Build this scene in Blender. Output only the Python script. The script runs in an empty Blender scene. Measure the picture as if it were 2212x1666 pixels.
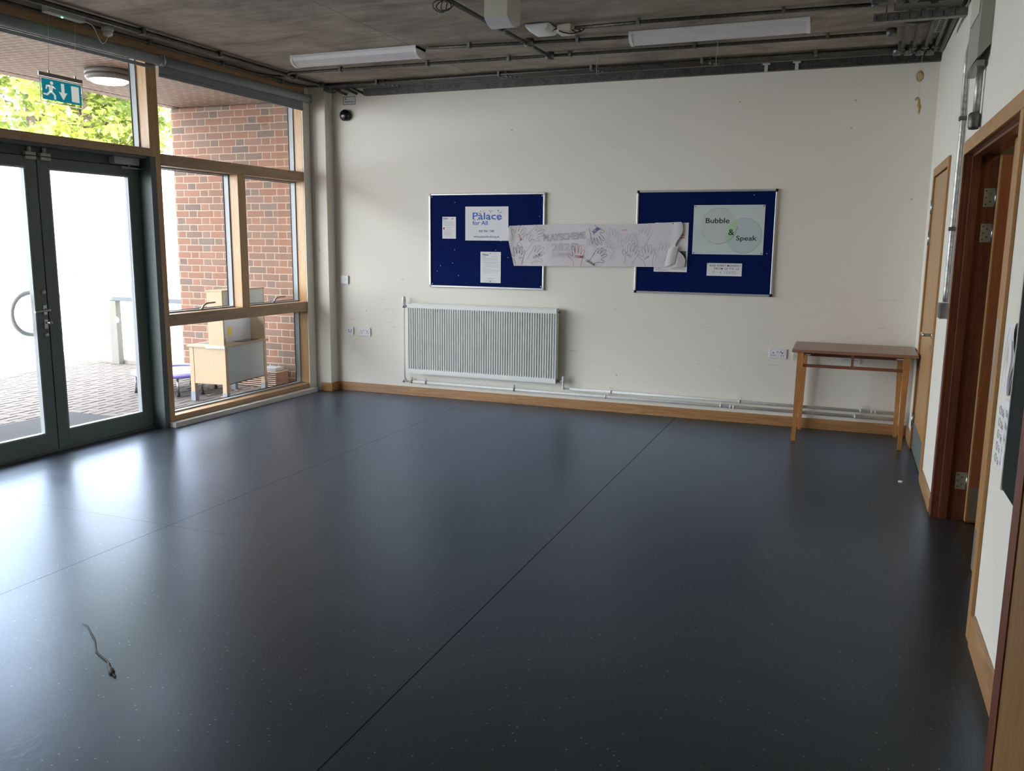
import bpy, bmesh, math, random
from mathutils import Vector, Matrix
random.seed(7)
SC = bpy.context.scene
COL = SC.collection
PI = math.pi

# ------------------------------------------------------------------ camera
F_PX = 1833.155
cam_d = bpy.data.cameras.new('camera'); cam = bpy.data.objects.new('camera', cam_d); COL.objects.link(cam)
cam_d.sensor_width = 36.0; cam_d.lens = F_PX / 2212.0 * 36.0; cam_d.clip_start = 0.02; cam_d.clip_end = 300
CR = Vector((0.93114604, 0.36450971, 0.00998571)); CU = Vector((-0.06952518, 0.15058776, 0.98614886)); CF = Vector((-0.35795711, 0.91894287, -0.1655618))
cam.matrix_world = Matrix(((CR.x, CU.x, -CF.x, 5.4443461), (CR.y, CU.y, -CF.y, -7.63701857), (CR.z, CU.z, -CF.z, 1.55504069), (0, 0, 0, 1)))
SC.camera = cam
# ------------------------------------------------------------------ world, sun, exposure
SC.view_settings.view_transform = 'Standard'; SC.view_settings.look = 'None'
SC.view_settings.gamma = 1.0; SC.view_settings.use_curve_mapping = False
SC.view_settings.exposure = 1.92
wd = bpy.data.worlds.new('sky'); SC.world = wd; wd.use_nodes = True
bg = wd.node_tree.nodes['Background']; bg.inputs[0].default_value = (0.88, 0.94, 1.0, 1); bg.inputs[1].default_value = 3.4
sd = bpy.data.lights.new('sun', 'SUN'); sd.energy = 7.5; sd.angle = math.radians(0.6); sd.color = (1.0, 0.93, 0.82)
sun = bpy.data.objects.new('sun', sd); COL.objects.link(sun)
sun.rotation_euler = Vector((-0.45, 0.80, -0.95)).to_track_quat('-Z', 'Y').to_euler(); sun.location = (8, -20, 20)
def portal(name, loc, rot, sx, sy):
    d = bpy.data.lights.new(name, 'AREA'); d.shape = 'RECTANGLE'; d.size = sx; d.size_y = sy; d.cycles.is_portal = True
    o = bpy.data.objects.new(name, d); COL.objects.link(o); o.location = loc; o.rotation_euler = rot
WA = math.atan(0.0292)
portal('sky_portal', (0.06, -3.4, 1.5), (0, math.radians(-90), -WA), 2.9, 6.4)

# ------------------------------------------------------------------ frames
W = 6.01; HC = 3.07
FW = Matrix.Translation((0.31, 0, 0)) @ Matrix.Rotation(-WA, 4, 'Z')     # window wall frame: (p into room, s along wall, z)
FI = Matrix.Identity(4)
OFF = {}
# ------------------------------------------------------------------ mesh builder
class MB:
    def __init__(self): self.bm = bmesh.new()
    def quad(self, pts):
        vs = [self.bm.verts.new(p) for p in pts]; return self.bm.faces.new(vs)
    def box(self, x0, x1, y0, y1, z0, z1, bev=0.0, rot=None, seg=2):
        c = Vector(((x0+x1)/2, (y0+y1)/2, (z0+z1)/2)); h = Vector((abs(x1-x0)/2, abs(y1-y0)/2, abs(z1-z0)/2))
        vs = []
        for a in (-1, 1):
            for b in (-1, 1):
                for d in (-1, 1):
                    v = Vector((a*h.x, b*h.y, d*h.z))
                    if rot is not None: v = rot @ v
                    vs.append(self.bm.verts.new(c+v))
        fs = [(0,1,3,2),(4,6,7,5),(0,4,5,1),(2,3,7,6),(0,2,6,4),(1,5,7,3)]
        nf = [self.bm.faces.new([vs[i] for i in f]) for f in fs]
        if bev > 0:
            es = set()
            for f in nf:
                for e in f.edges: es.add(e)
            bmesh.ops.bevel(self.bm, geom=list(es), offset=bev, segments=seg, affect='EDGES', profile=0.5)
        return self
    def hexa(self, p):   # 8 points: bottom 4 (ccw), top 4
        vs = [self.bm.verts.new(q) for q in p]
        for f in ((3,2,1,0),(4,5,6,7),(0,1,5,4),(1,2,6,5),(2,3,7,6),(3,0,4,7)): self.bm.faces.new([vs[i] for i in f])
        return self
    def soften(self, w):
        bmesh.ops.recalc_face_normals(self.bm, faces=self.bm.faces[:]); bmesh.ops.bevel(self.bm, geom=self.bm.edges[:], offset=w, segments=3, affect='EDGES', profile=.5)
        for f in self.bm.faces: f.smooth = True
        return self
    def tube(self, pts, r, n=10, cap=True, flat=1.0):
        pts = [Vector(p) for p in pts]; rings = []
        prev = None
        for i, p in enumerate(pts):
            if i == 0: t = pts[1]-pts[0]
            elif i == len(pts)-1: t = pts[-1]-pts[-2]
            else: t = (pts[i+1]-pts[i]).normalized()+(pts[i]-pts[i-1]).normalized()
            t.normalize()
            if prev is None:
                a = Vector((0,0,1)) if abs(t.z) < .9 else Vector((1,0,0))
                u = t.cross(a).normalized()
            else:
                u = (prev-t*prev.dot(t)).normalized()
            prev = u; v = t.cross(u)
            rr = r[i] if isinstance(r, (list, tuple)) else r
            rings.append([self.bm.verts.new(p+(u*math.cos(2*PI*k/n)+v*math.sin(2*PI*k/n)*flat)*rr) for k in range(n)])
        for a, b in zip(rings, rings[1:]):
            for k in range(n):
                f = self.bm.faces.new((a[k], a[(k+1) % n], b[(k+1) % n], b[k])); f.smooth = True
        if cap:
            self.bm.faces.new(rings[0][::-1]); self.bm.faces.new(rings[-1])
        return self
    def cyl(self, a, b, r, n=16): return self.tube([a, b], r, n)
    def lathe(self, prof, c, axis='z', n=28):   # prof: (radius, height)
        rings = []
        for r, h in prof:
            ring = []
            for k in range(n):
                x, y = r*math.cos(2*PI*k/n), r*math.sin(2*PI*k/n)
                q = {'z': (x, y, h), 'y': (x, h, y), 'x': (h, x, y)}[axis]
                ring.append(self.bm.verts.new(Vector(c)+Vector(q)))
            rings.append(ring)
        for a, b in zip(rings, rings[1:]):
            for k in range(n):
                f = self.bm.faces.new((a[k], a[(k+1) % n], b[(k+1) % n], b[k])); f.smooth = True
        if prof[0][0] > 1e-4: self.bm.faces.new(rings[0][::-1])
        if prof[-1][0] > 1e-4: self.bm.faces.new(rings[-1])
        return self
    def prism(self, pts, d):     # planar polygon extruded by vector d
        d = Vector(d); a = [self.bm.verts.new(Vector(p)) for p in pts]; b = [self.bm.verts.new(Vector(p)+d) for p in pts]
        self.bm.faces.new(a[::-1]); self.bm.faces.new(b)
        n = len(a)
        for k in range(n): self.bm.faces.new((a[k], a[(k+1) % n], b[(k+1) % n], b[k]))
        return self
    def wallxz(self, x0, x1, z0, z1, y0, y1, holes=(), ax='y'):
        xs = sorted({x0, x1, *[h[0] for h in holes], *[h[1] for h in holes]}); zs = sorted({z0, z1, *[h[2] for h in holes], *[h[3] for h in holes]})
        for i in range(len(xs)-1):
            for j in range(len(zs)-1):
                cx, cz = (xs[i]+xs[i+1])/2, (zs[j]+zs[j+1])/2
                if any(h[0] < cx < h[1] and h[2] < cz < h[3] for h in holes): continue
                if ax == 'y': self.box(xs[i], xs[i+1], y0, y1, zs[j], zs[j+1])
                else: self.box(y0, y1, xs[i], xs[i+1], zs[j], zs[j+1])
        return self
    def grid(self, nx, ny, fn):
        vs = [[self.bm.verts.new(fn(i/nx, j/ny)) for i in range(nx+1)] for j in range(ny+1)]
        for j in range(ny):
            for i in range(nx):
                f = self.bm.faces.new((vs[j][i], vs[j][i+1], vs[j+1][i+1], vs[j+1][i])); f.smooth = True
        return self
    def ribbon(self, pts, w, nrm):
        pts = [Vector(p) for p in pts]; nrm = Vector(nrm); L = []
        for i, p in enumerate(pts):
            t = (pts[min(i+1, len(pts)-1)]-pts[max(i-1, 0)])
            if t.length < 1e-9: t = Vector((1, 0, 0))
            s = t.normalized().cross(nrm).normalized()*w/2
            L.append((self.bm.verts.new(p-s), self.bm.verts.new(p+s)))
        for a, b in zip(L, L[1:]): self.bm.faces.new((a[0], a[1], b[1], b[0]))
        return self
def smoothpts(P, n=5, closed=False):
    P = [Vector(p) for p in P]; out = []
    m = len(P)
    for i in range(m-1):
        p0 = P[max(i-1, 0)]; p1 = P[i]; p2 = P[i+1]; p3 = P[min(i+2, m-1)]
        for k in range(n):
            t = k/n
            out.append(0.5*((2*p1)+(p2-p0)*t+(2*p0-5*p1+4*p2-p3)*t*t+(3*p1-p0-3*p2+p3)*t**3))
    out.append(P[-1]); return out

def link(name, me, mats, parent=None):
    o = bpy.data.objects.new(name, me); COL.objects.link(o)
    for m in (mats if isinstance(mats, (list, tuple)) else [mats]): me.materials.append(m)
    if parent is not None: o.parent = parent
    return o
def finish(mb, name, off):
    bmesh.ops.recalc_face_normals(mb.bm, faces=mb.bm.faces[:])
    if off is not None: bmesh.ops.translate(mb.bm, verts=mb.bm.verts[:], vec=-Vector(off))
    me = bpy.data.meshes.new(name); mb.bm.to_mesh(me); mb.bm.free(); return me
def place(o, base, frame):
    o.matrix_world = frame @ Matrix.Translation(base)
    OFF[o.name] = Vector(base)
def thing(name, label, cat, base, frame=FI, group=None, kind=None):
    o = bpy.data.objects.new(name, None); COL.objects.link(o); place(o, base, frame); o.empty_display_size = .05
    if label: o['label'] = label
    if cat: o['category'] = cat
    if group: o['group'] = group
    if kind: o['kind'] = kind
    return o
def part(name, mb, mat, parent, label=None, kind=None):
    off = OFF[parent.name]; me = finish(mb, name, off)
    o = link(name, me, mat, parent); OFF[o.name] = off
    if label: o['label'] = label
    if kind: o['kind'] = kind
    return o
def single(name, mb, mat, label, cat, base, frame=FI, group=None, kind=None):
    me = finish(mb, name, base); o = link(name, me, mat); place(o, base, frame)
    o['label'] = label; o['category'] = cat
    if group: o['group'] = group
    if kind: o['kind'] = kind
    return o
def struct(name, mb, mat, label=None, cat=None, base=(0,0,0), frame=FI):
    me = finish(mb, name, base); o = link(name, me, mat); place(o, base, frame); o['kind'] = 'structure'
    if label: o['label'] = label
    if cat: o['category'] = cat
    return o
def text_mesh(s, size, align='LEFT', outline=0.0, bold=0.0, space=1.0):
    c = bpy.data.curves.new('t', 'FONT'); c.body = s; c.size = size; c.align_x = align; c.space_character = space; c.space_line = 0.9
    c.resolution_u = 3
    if outline: c.fill_mode = 'NONE'; c.bevel_depth = outline; c.bevel_resolution = 0
    elif bold: c.offset = bold
    o = bpy.data.objects.new('t', c); COL.objects.link(o)
    bpy.context.view_layer.update()
    me = bpy.data.meshes.new_from_object(o.evaluated_get(bpy.context.evaluated_depsgraph_get()))
    bpy.data.objects.remove(o); bpy.data.curves.remove(c); return me
def add_text(mb, s, size, M, **k):
    me = text_mesh(s, size, **k); n0 = len(mb.bm.verts)
    me.transform(M); mb.bm.from_mesh(me); bpy.data.meshes.remove(me); return mb
def fmat(o, x, z):   # matrix: text x -> x dir, text y -> z dir, placed at o
    x = Vector(x).normalized(); z = Vector(z).normalized(); n = x.cross(z)
    return Matrix(((x.x, z.x, n.x, o[0]), (x.y, z.y, n.y, o[1]), (x.z, z.z, n.z, o[2]), (0, 0, 0, 1)))

def fit(mb, s, x0, x1, z, h, y, ang=0.0, **k):   # lettering scaled to its real width and cap height on the wall plane
    me = text_mesh(s, 1.0, **k); xs = [v.co.x for v in me.vertices]; top = max(v.co.y for v in me.vertices)
    a, b = min(xs), max(xs); sx = (x1-x0)/(b-a); sz = h/top
    me.transform(Matrix.Diagonal((sx, sz, (sx+sz)/2, 1)) @ Matrix.Translation((-a, 0, 0)))
    me.transform(fmat((x0, y, z), (math.cos(ang), 0, math.sin(ang)), (-math.sin(ang), 0, math.cos(ang)))); mb.bm.from_mesh(me); bpy.data.meshes.remove(me); return mb
# ------------------------------------------------------------------ materials
def new_mat(name):
    m = bpy.data.materials.new(name); m.use_nodes = True; return m, m.node_tree, m.node_tree.nodes['Principled BSDF']
def N(nt, typ, **kw):
    n = nt.nodes.new(typ)
    for k, v in kw.items():
        if k == 'inp':
            for a, b in v.items():
                if hasattr(b, 'is_linked') or isinstance(b, bpy.types.NodeSocket): nt.links.new(b, n.inputs[a])
                else: n.inputs[a].default_value = b
        else: setattr(n, k, v)
    return n
def MT(nt, op, a, b=None, c=None):
    n = nt.nodes.new('ShaderNodeMath'); n.operation = op
    for i, v in enumerate((a, b, c)):
        if v is None: continue
        if isinstance(v, bpy.types.NodeSocket): nt.links.new(v, n.inputs[i])
        else: n.inputs[i].default_value = v
    return n.outputs[0]
def ramp(nt, fac, stops):
    r = nt.nodes.new('ShaderNodeValToRGB'); e = r.color_ramp.elements
    while len(e) < len(stops): e.new(0.5)
    for el, (p, c) in zip(e, stops): el.position = p; el.color = (*c, 1)
    nt.links.new(fac, r.inputs[0]); return r.outputs[0]
def mixc(nt, f, a, b, mode='MIX'):
    n = nt.nodes.new('ShaderNodeMix'); n.data_type = 'RGBA'; n.blend_type = mode
    for i, v in ((0, f), (6, a), (7, b)):
        if isinstance(v, bpy.types.NodeSocket): nt.links.new(v, n.inputs[i])
        elif i == 0: n.inputs[0].default_value = v
        else: n.inputs[i].default_value = (*v, 1)
    return n.outputs[2]
def geo_pos(nt): return nt.nodes.new('ShaderNodeNewGeometry').outputs['Position']
def obj_co(nt): return nt.nodes.new('ShaderNodeTexCoord').outputs['Object']
def vmap(nt, v, scale=(1,1,1), rot=(0,0,0), loc=(0,0,0)):
    n = nt.nodes.new('ShaderNodeMapping'); nt.links.new(v, n.inputs[0]); n.inputs['Scale'].default_value = scale; n.inputs['Rotation'].default_value = rot; n.inputs['Location'].default_value = loc
    return n.outputs[0]
def noise(nt, v, scale, detail=4, rough=.55, dist=0):
    n = nt.nodes.new('ShaderNodeTexNoise'); nt.links.new(v, n.inputs['Vector']); n.inputs['Scale'].default_value = scale; n.inputs['Detail'].default_value = detail
    n.inputs['Roughness'].default_value = rough; n.inputs['Distortion'].default_value = dist; return n.outputs['Fac']
def bump(nt, h, strength, dist, bs):
    b = nt.nodes.new('ShaderNodeBump'); b.inputs['Strength'].default_value = strength; b.inputs['Distance'].default_value = dist
    nt.links.new(h, b.inputs['Height']); nt.links.new(b.outputs[0], bs.inputs['Normal'])
def simple(name, col, rough=.5, metal=0.0, spec=.5, var=0.0, vscale=12, bmp=0.0, bscale=80, emis=None, es=0.0, coat=0.0):
    m, nt, bs = new_mat(name)
    bs.inputs['Roughness'].default_value = rough; bs.inputs['Metallic'].default_value = metal; bs.inputs['Specular IOR Level'].default_value = spec
    bs.inputs['Coat Weight'].default_value = coat
    co = obj_co(nt)
    f = noise(nt, co, vscale, 4)
    lo = tuple(max(0, c*(1-var)) for c in col); hi = tuple(min(1, c*(1+var)) for c in col)
    nt.links.new(ramp(nt, f, [(0.3, lo), (0.7, hi)]), bs.inputs['Base Color'])
    if bmp: bump(nt, noise(nt, co, bscale, 3), bmp, .002, bs)
    if emis: bs.inputs['Emission Color'].default_value = (*emis, 1); bs.inputs['Emission Strength'].default_value = es
    return m
def wood(name, c1, c2, axis='z', rough=.4, coat=.15, scale=1.0, knots=False):
    m, nt, bs = new_mat(name); bs.inputs['Roughness'].default_value = rough; bs.inputs['Coat Weight'].default_value = coat; bs.inputs['Coat Roughness'].default_value = .3
    s = {'z': (14, 14, .9), 'x': (.9, 14, 14), 'y': (14, .9, 14)}[axis]
    co = obj_co(nt); v = vmap(nt, co, tuple(a*scale for a in s))
    f = noise(nt, v, 3.0, 6, .65, 1.2)
    f2 = noise(nt, vmap(nt, co, tuple(a*scale*5 for a in s)), 4.0, 3)
    ff = MT(nt, 'ADD', MT(nt, 'MULTIPLY', f, .75), MT(nt, 'MULTIPLY', f2, .25))
    nt.links.new(ramp(nt, ff, [(.36, c2), (.5, tuple((a+b)/2 for a, b in zip(c1, c2))), (.62, c1)]), bs.inputs['Base Color'])
    bump(nt, ff, .12, .002, bs); return m

def make_floor():
    m, nt, bs = new_mat('speckled_vinyl'); co = vmap(nt, geo_pos(nt), loc=(0, 0, .37))
    base = ramp(nt, noise(nt, co, 1.2, 5), [(.25, (.024, .029, .028)), (.75, (.034, .039, .037))])
    vo = N(nt, 'ShaderNodeTexVoronoi'); vo.inputs['Scale'].default_value = 42; nt.links.new(co, vo.inputs['Vector'])
    sep = N(nt, 'ShaderNodeSeparateColor'); nt.links.new(vo.outputs['Color'], sep.inputs[0])
    sp = MT(nt, 'MULTIPLY', MT(nt, 'LESS_THAN', vo.outputs['Distance'], .13), MT(nt, 'GREATER_THAN', sep.outputs[0], .80))
    c = mixc(nt, sp, base, (.30, .29, .25))
    vo2 = N(nt, 'ShaderNodeTexVoronoi'); vo2.inputs['Scale'].default_value = 130; nt.links.new(co, vo2.inputs['Vector'])
    c = mixc(nt, MT(nt, 'MULTIPLY', MT(nt, 'LESS_THAN', vo2.outputs['Distance'], .25), .35), c, (.09, .10, .09))
    s = N(nt, 'ShaderNodeSeparateXYZ'); nt.links.new(co, s.inputs[0]); X, Y = s.outputs[0], s.outputs[1]
    def ln(v, at, w): return MT(nt, 'LESS_THAN', MT(nt, 'ABSOLUTE', MT(nt, 'SUBTRACT', v, at)), w)
    l = MT(nt, 'MAXIMUM', ln(X, 4.081, .0026), MT(nt, 'MAXIMUM', ln(X, 2.061, .0017), ln(X, .043, .002)))
    l2 = MT(nt, 'MULTIPLY', ln(Y, -4.14, .002), MT(nt, 'LESS_THAN', X, 2.5))
    l = MT(nt, 'MAXIMUM', l, MT(nt, 'MULTIPLY', l2, .5))
    c = mixc(nt, l, c, (.008, .009, .009)); nt.links.new(c, bs.inputs['Base Color'])
    rg = MT(nt, 'ADD', MT(nt, 'MULTIPLY', noise(nt, co, 3.0, 4), .08), .27); nt.links.new(rg, bs.inputs['Roughness'])
    bs.inputs['Specular IOR Level'].default_value = 0.0
    h = MT(nt, 'ADD', MT(nt, 'MULTIPLY', noise(nt, co, 9, 4), .7), MT(nt, 'MULTIPLY', noise(nt, co, 55, 3), .5))
    h = MT(nt, 'SUBTRACT', h, l); bump(nt, h, .22, .003, bs)
    # gloss layer over the vinyl, tinted to paint a blue cast into its reflections
    g = nt.nodes.new('ShaderNodeBsdfGlossy'); g.inputs['Color'].default_value = (.64, .76, 1.0, 1); nt.links.new(rg, g.inputs['Roughness']); nt.links.new(bs.inputs['Normal'].links[0].from_socket, g.inputs['Normal'])
    f = nt.nodes.new('ShaderNodeFresnel'); f.inputs[0].default_value = 1.8
    mx = nt.nodes.new('ShaderNodeMixShader'); nt.links.new(MT(nt, 'MULTIPLY', f.outputs[0], MT(nt, 'SUBTRACT', 1.0, MT(nt, 'MULTIPLY', l, .8))), mx.inputs[0]); nt.links.new(bs.outputs[0], mx.inputs[1]); nt.links.new(g.outputs[0], mx.inputs[2])
    nt.links.new(mx.outputs[0], nt.nodes['Material Output'].inputs[0]); return m
def make_wall(name, col):
    m, nt, bs = new_mat(name); co = geo_pos(nt); bs.inputs['Roughness'].default_value = .55; bs.inputs['Specular IOR Level'].default_value = .35
    big = noise(nt, co, .8, 3)
    c = ramp(nt, big, [(.3, tuple(a*.97 for a in col)), (.7, col)])
    s = N(nt, 'ShaderNodeSeparateXYZ'); nt.links.new(co, s.inputs[0]); Z = s.outputs[2]
    # scattered scuffs, denser in the band chairs and hands reach
    sc = noise(nt, vmap(nt, co, (1.2, 1.2, 9)), 3.2, 8, .75, .8)
    band = MT(nt, 'MULTIPLY', MT(nt, 'GREATER_THAN', Z, .35), MT(nt, 'LESS_THAN', Z, 1.0))
    k = MT(nt, 'MULTIPLY', MT(nt, 'GREATER_THAN', sc, .645), MT(nt, 'ADD', MT(nt, 'MULTIPLY', band, .35), .12))
    c = mixc(nt, k, c, (.28, .24, .20))
    vo = N(nt, 'ShaderNodeTexVoronoi'); vo.inputs['Scale'].default_value = 5.5; nt.links.new(co, vo.inputs['Vector'])
    sep = N(nt, 'ShaderNodeSeparateColor'); nt.links.new(vo.outputs['Color'], sep.inputs[0])
    d = MT(nt, 'MULTIPLY', MT(nt, 'LESS_THAN', vo.outputs['Distance'], .035), MT(nt, 'GREATER_THAN', sep.outputs[1], .8))
    c = mixc(nt, MT(nt, 'MULTIPLY', d, .7), c, (.15, .12, .10))
    nt.links.new(c, bs.inputs['Base Color']); bump(nt, noise(nt, co, 60, 3), .06, .002, bs); return m
def make_concrete():
    m, nt, bs = new_mat('board_marked_concrete'); co = geo_pos(nt); bs.inputs['Roughness'].default_value = .8
    st = noise(nt, vmap(nt, co, (.8, 3.2, 1)), 2.0, 8, .72, .9); bl = noise(nt, co, 1.7, 7, .62, .8)
    f = MT(nt, 'ADD', MT(nt, 'MULTIPLY', st, .5), MT(nt, 'MULTIPLY', bl, .5))
    c = ramp(nt, f, [(.38, (.17, .147, .122)), (.5, (.295, .26, .22)), (.6, (.40, .355, .305))])
    s = N(nt, 'ShaderNodeSeparateXYZ'); nt.links.new(co, s.inputs[0])
    ln = MT(nt, 'LESS_THAN', MT(nt, 'ABSOLUTE', MT(nt, 'SUBTRACT', s.outputs[0], 2.145)), .004)
    ln2 = MT(nt, 'LESS_THAN', MT(nt, 'ABSOLUTE', MT(nt, 'SUBTRACT', s.outputs[1], -2.45)), .003)
    c = mixc(nt, MT(nt, 'MULTIPLY', MT(nt, 'MAXIMUM', ln, ln2), .7), c, (.07, .06, .05))
    vo = N(nt, 'ShaderNodeTexVoronoi'); vo.inputs['Scale'].default_value = 14; nt.links.new(co, vo.inputs['Vector'])
    c = mixc(nt, MT(nt, 'MULTIPLY', MT(nt, 'LESS_THAN', vo.outputs['Distance'], .06), .6), c, (.06, .05, .045))
    nt.links.new(c, bs.inputs['Base Color']); bump(nt, f, .3, .01, bs); return m
def make_brick(name, ua, va, rough=.85, mortar=(.31, .235, .17), soft=False, cols=None, course=.075, per=.3375, mw=.005):
    m, nt, bs = new_mat(name); co = geo_pos(nt); bs.inputs['Roughness'].default_value = rough
    s = N(nt, 'ShaderNodeSeparateXYZ'); nt.links.new(co, s.inputs[0]); U = s.outputs[ua]; V = s.outputs[va]
    wob = MT(nt, 'MULTIPLY', MT(nt, 'SUBTRACT', noise(nt, co, 9, 3), .5), .012)
    U = MT(nt, 'ADD', U, wob); V = MT(nt, 'ADD', V, wob)
    vr = MT(nt, 'DIVIDE', MT(nt, 'ADD', V, 30.0), course); row = MT(nt, 'FLOOR', vr); fv = MT(nt, 'FRACT', vr)
    odd = MT(nt, 'MODULO', row, 2.0)
    ur = MT(nt, 'ADD', MT(nt, 'DIVIDE', MT(nt, 'ADD', U, 30.0), per), MT(nt, 'MULTIPLY', odd, .5)); cu = MT(nt, 'FLOOR', ur); fu = MT(nt, 'FRACT', ur)
    hd = MT(nt, 'GREATER_THAN', fu, .6667)
    du = MT(nt, 'MINIMUM', MT(nt, 'MINIMUM', fu, MT(nt, 'SUBTRACT', 1.0, fu)), MT(nt, 'ABSOLUTE', MT(nt, 'SUBTRACT', fu, .6667)))
    du = MT(nt, 'MULTIPLY', du, per); dv = MT(nt, 'MULTIPLY', MT(nt, 'MINIMUM', fv, MT(nt, 'SUBTRACT', 1.0, fv)), course)
    d = MT(nt, 'MINIMUM', du, dv)
    mor = MT(nt, 'LESS_THAN', d, mw)
    cx = N(nt, 'ShaderNodeCombineXYZ'); nt.links.new(row, cx.inputs[0]); nt.links.new(cu, cx.inputs[1]); nt.links.new(hd, cx.inputs[2])
    wn = N(nt, 'ShaderNodeTexWhiteNoise'); wn.noise_dimensions = '3D'; nt.links.new(cx.outputs[0], wn.inputs[0])
    cols = cols or [(0, (.10, .072, .058)), (.14, (.135, .085, .06)), (.28, (.195, .085, .052)), (.7, (.225, .10, .06)), (.88, (.185, .10, .07)), (1, (.125, .095, .075))]
    c = ramp(nt, wn.outputs[0], cols)
    c = mixc(nt, MT(nt, 'MULTIPLY', noise(nt, co, 25, 5, .7), .4), c, (.15, .11, .09))
    c = mixc(nt, mor, c, mortar); nt.links.new(c, bs.inputs['Base Color'])
    h = MT(nt, 'MULTIPLY', MT(nt, 'MINIMUM', d, .012), 80.0); h = MT(nt, 'ADD', h, MT(nt, 'MULTIPLY', noise(nt, co, 40, 4), .4))
    bump(nt, h, .5, .004, bs); return m
def make_glass():
    m, nt, bs = new_mat('clear_glass'); nt.nodes.remove(bs); out = nt.nodes['Material Output']
    t = nt.nodes.new('ShaderNodeBsdfTransparent'); t.inputs[0].default_value = (.965, .965, .965, 1)
    g = nt.nodes.new('ShaderNodeBsdfGlossy'); g.inputs['Roughness'].default_value = .02
    f = nt.nodes.new('ShaderNodeLayerWeight'); f.inputs['Blend'].default_value = .5
    fr = MT(nt, 'ADD', MT(nt, 'MULTIPLY', MT(nt, 'POWER', f.outputs['Facing'], 5.0), .9), .03)
    mx = nt.nodes.new('ShaderNodeMixShader'); nt.links.new(fr, mx.inputs[0]); nt.links.new(t.outputs[0], mx.inputs[1]); nt.links.new(g.outputs[0], mx.inputs[2])
    nt.links.new(mx.outputs[0], out.inputs[0]); return m
def emit(name, col, s):
    m, nt, bs = new_mat(name); bs.inputs['Base Color'].default_value = (*col, 1); bs.inputs['Emission Color'].default_value = (*col, 1); bs.inputs['Emission Strength'].default_value = s
    bs.inputs['Roughness'].default_value = .4; return m
def make_galv(name, c=.30):
    m, nt, bs = new_mat(name); co = obj_co(nt); bs.inputs['Metallic'].default_value = .85; bs.inputs['Roughness'].default_value = .5
    vo = N(nt, 'ShaderNodeTexVoronoi'); vo.inputs['Scale'].default_value = 55; nt.links.new(co, vo.inputs['Vector'])
    sep = N(nt, 'ShaderNodeSeparateColor'); nt.links.new(vo.outputs['Color'], sep.inputs[0])
    f = MT(nt, 'ADD', MT(nt, 'MULTIPLY', sep.outputs[0], .4), MT(nt, 'MULTIPLY', noise(nt, co, 7, 5), .6))
    nt.links.new(ramp(nt, f, [(.25, (c*.74, c*.73, c*.70)), (.75, (c*1.38, c*1.36, c*1.30))]), bs.inputs['Base Color']); return m

M = {}
M['floor'] = make_floor()
M['wall'] = make_wall('white_wall_paint', (.83, .795, .705))
M['concrete'] = make_concrete()
M['brick'] = make_brick('red_stock_brick', 0, 2)
M['soffit'] = make_brick('brick_slip_soffit', 0, 1, cols=[(0, (.12, .066, .04)), (.5, (.17, .092, .056)), (1, (.145, .09, .058))], mortar=(.34, .23, .15), course=.070, per=.3375, mw=.007)
M['glass'] = make_glass()
M['larch'] = wood('larch_timber', (.60, .37, .17), (.46, .26, .105), 'z')
M['larch_h'] = wood('larch_timber_rail', (.50, .33, .19), (.35, .21, .105), 'y')
M['skirt'] = wood('varnished_skirting', (.50, .27, .11), (.30, .14, .05), 'x')
M['skirt_y'] = wood('varnished_skirting_side', (.50, .29, .13), (.30, .15, .06), 'y')
M['sapele'] = wood('dark_hardwood', (.20, .065, .030), (.115, .034, .016), 'z', rough=.35, coat=.3)
M['door_red'] = wood('red_brown_veneer', (.36, .125, .045), (.27, .085, .030), 'z', scale=.6)
M['door_tan'] = wood('tan_veneer', (.50, .29, .12), (.40, .215, .08), 'z', scale=.5)
M['door_tan2'] = wood('ochre_veneer', (.46, .25, .09), (.37, .185, .06), 'z', scale=.5)
M['table_top'] = wood('worn_table_top', (.36, .20, .13), (.24, .125, .075), 'x', rough=.35)
M['table_leg'] = wood('orange_pine_leg', (.56, .27, .085), (.40, .16, .045), 'z')
M['table_rail'] = wood('reddish_rail', (.26, .095, .05), (.17, .055, .03), 'x')
M['ply'] = simple('painted_board', (.66, .64, .60), .5, var=.06, bmp=.05)
M['alu_dark'] = simple('slate_powder_coat', (.155, .19, .185), .45, var=.05, vscale=40, bmp=.1, bscale=300)
M['alu_dark2'] = simple('slate_powder_coat_frame', (.095, .122, .118), .45, var=.05, vscale=40, bmp=.1, bscale=300)
M['bead'] = simple('pale_grey_bead', (.33, .36, .37), .4, var=.03)
M['gasket'] = simple('black_gasket', (.015, .018, .025), .6)
M['steel'] = simple('satin_steel', (.55, .55, .55), .28, metal=1.0, var=.05)
M['steel_dark'] = simple('dull_steel', (.30, .29, .28), .38, metal=.9, var=.1)
M['galv'] = make_galv('galvanised_steel', .095)
M['galv_l'] = make_galv('galvanised_conduit', .15)
M['galv_b'] = make_galv('bright_galvanised', .20)
M['galv_w'] = make_galv('clean_galvanised', .48)
M['silver'] = simple('silver_plastic', (.52, .54, .54), .4, var=.03)
M['white_pl'] = simple('white_plastic', (.76, .77, .78), .35, var=.02)
M['cream_pl'] = simple('cream_plastic', (.60, .585, .50), .45, var=.03)
M['rad'] = simple('radiator_enamel', (.80, .81, .79), .35, var=.02, vscale=5)
M['pipe'] = simple('painted_pipe', (.68, .69, .67), .45, var=.08, vscale=30)
M['black_pl'] = simple('black_plastic', (.012, .011, .013), .22, var=.1)
M['black_rub'] = simple('black_rubber', (.02, .02, .022), .7)
M['blind'] = simple('grey_blind_fabric', (.27, .295, .305), .75, var=.04, bmp=.1, bscale=400)
M['felt'] = simple('royal_blue_felt', (.003, .011, .082), .95, spec=.1, var=.12, vscale=60, bmp=.3, bscale=500)
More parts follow.
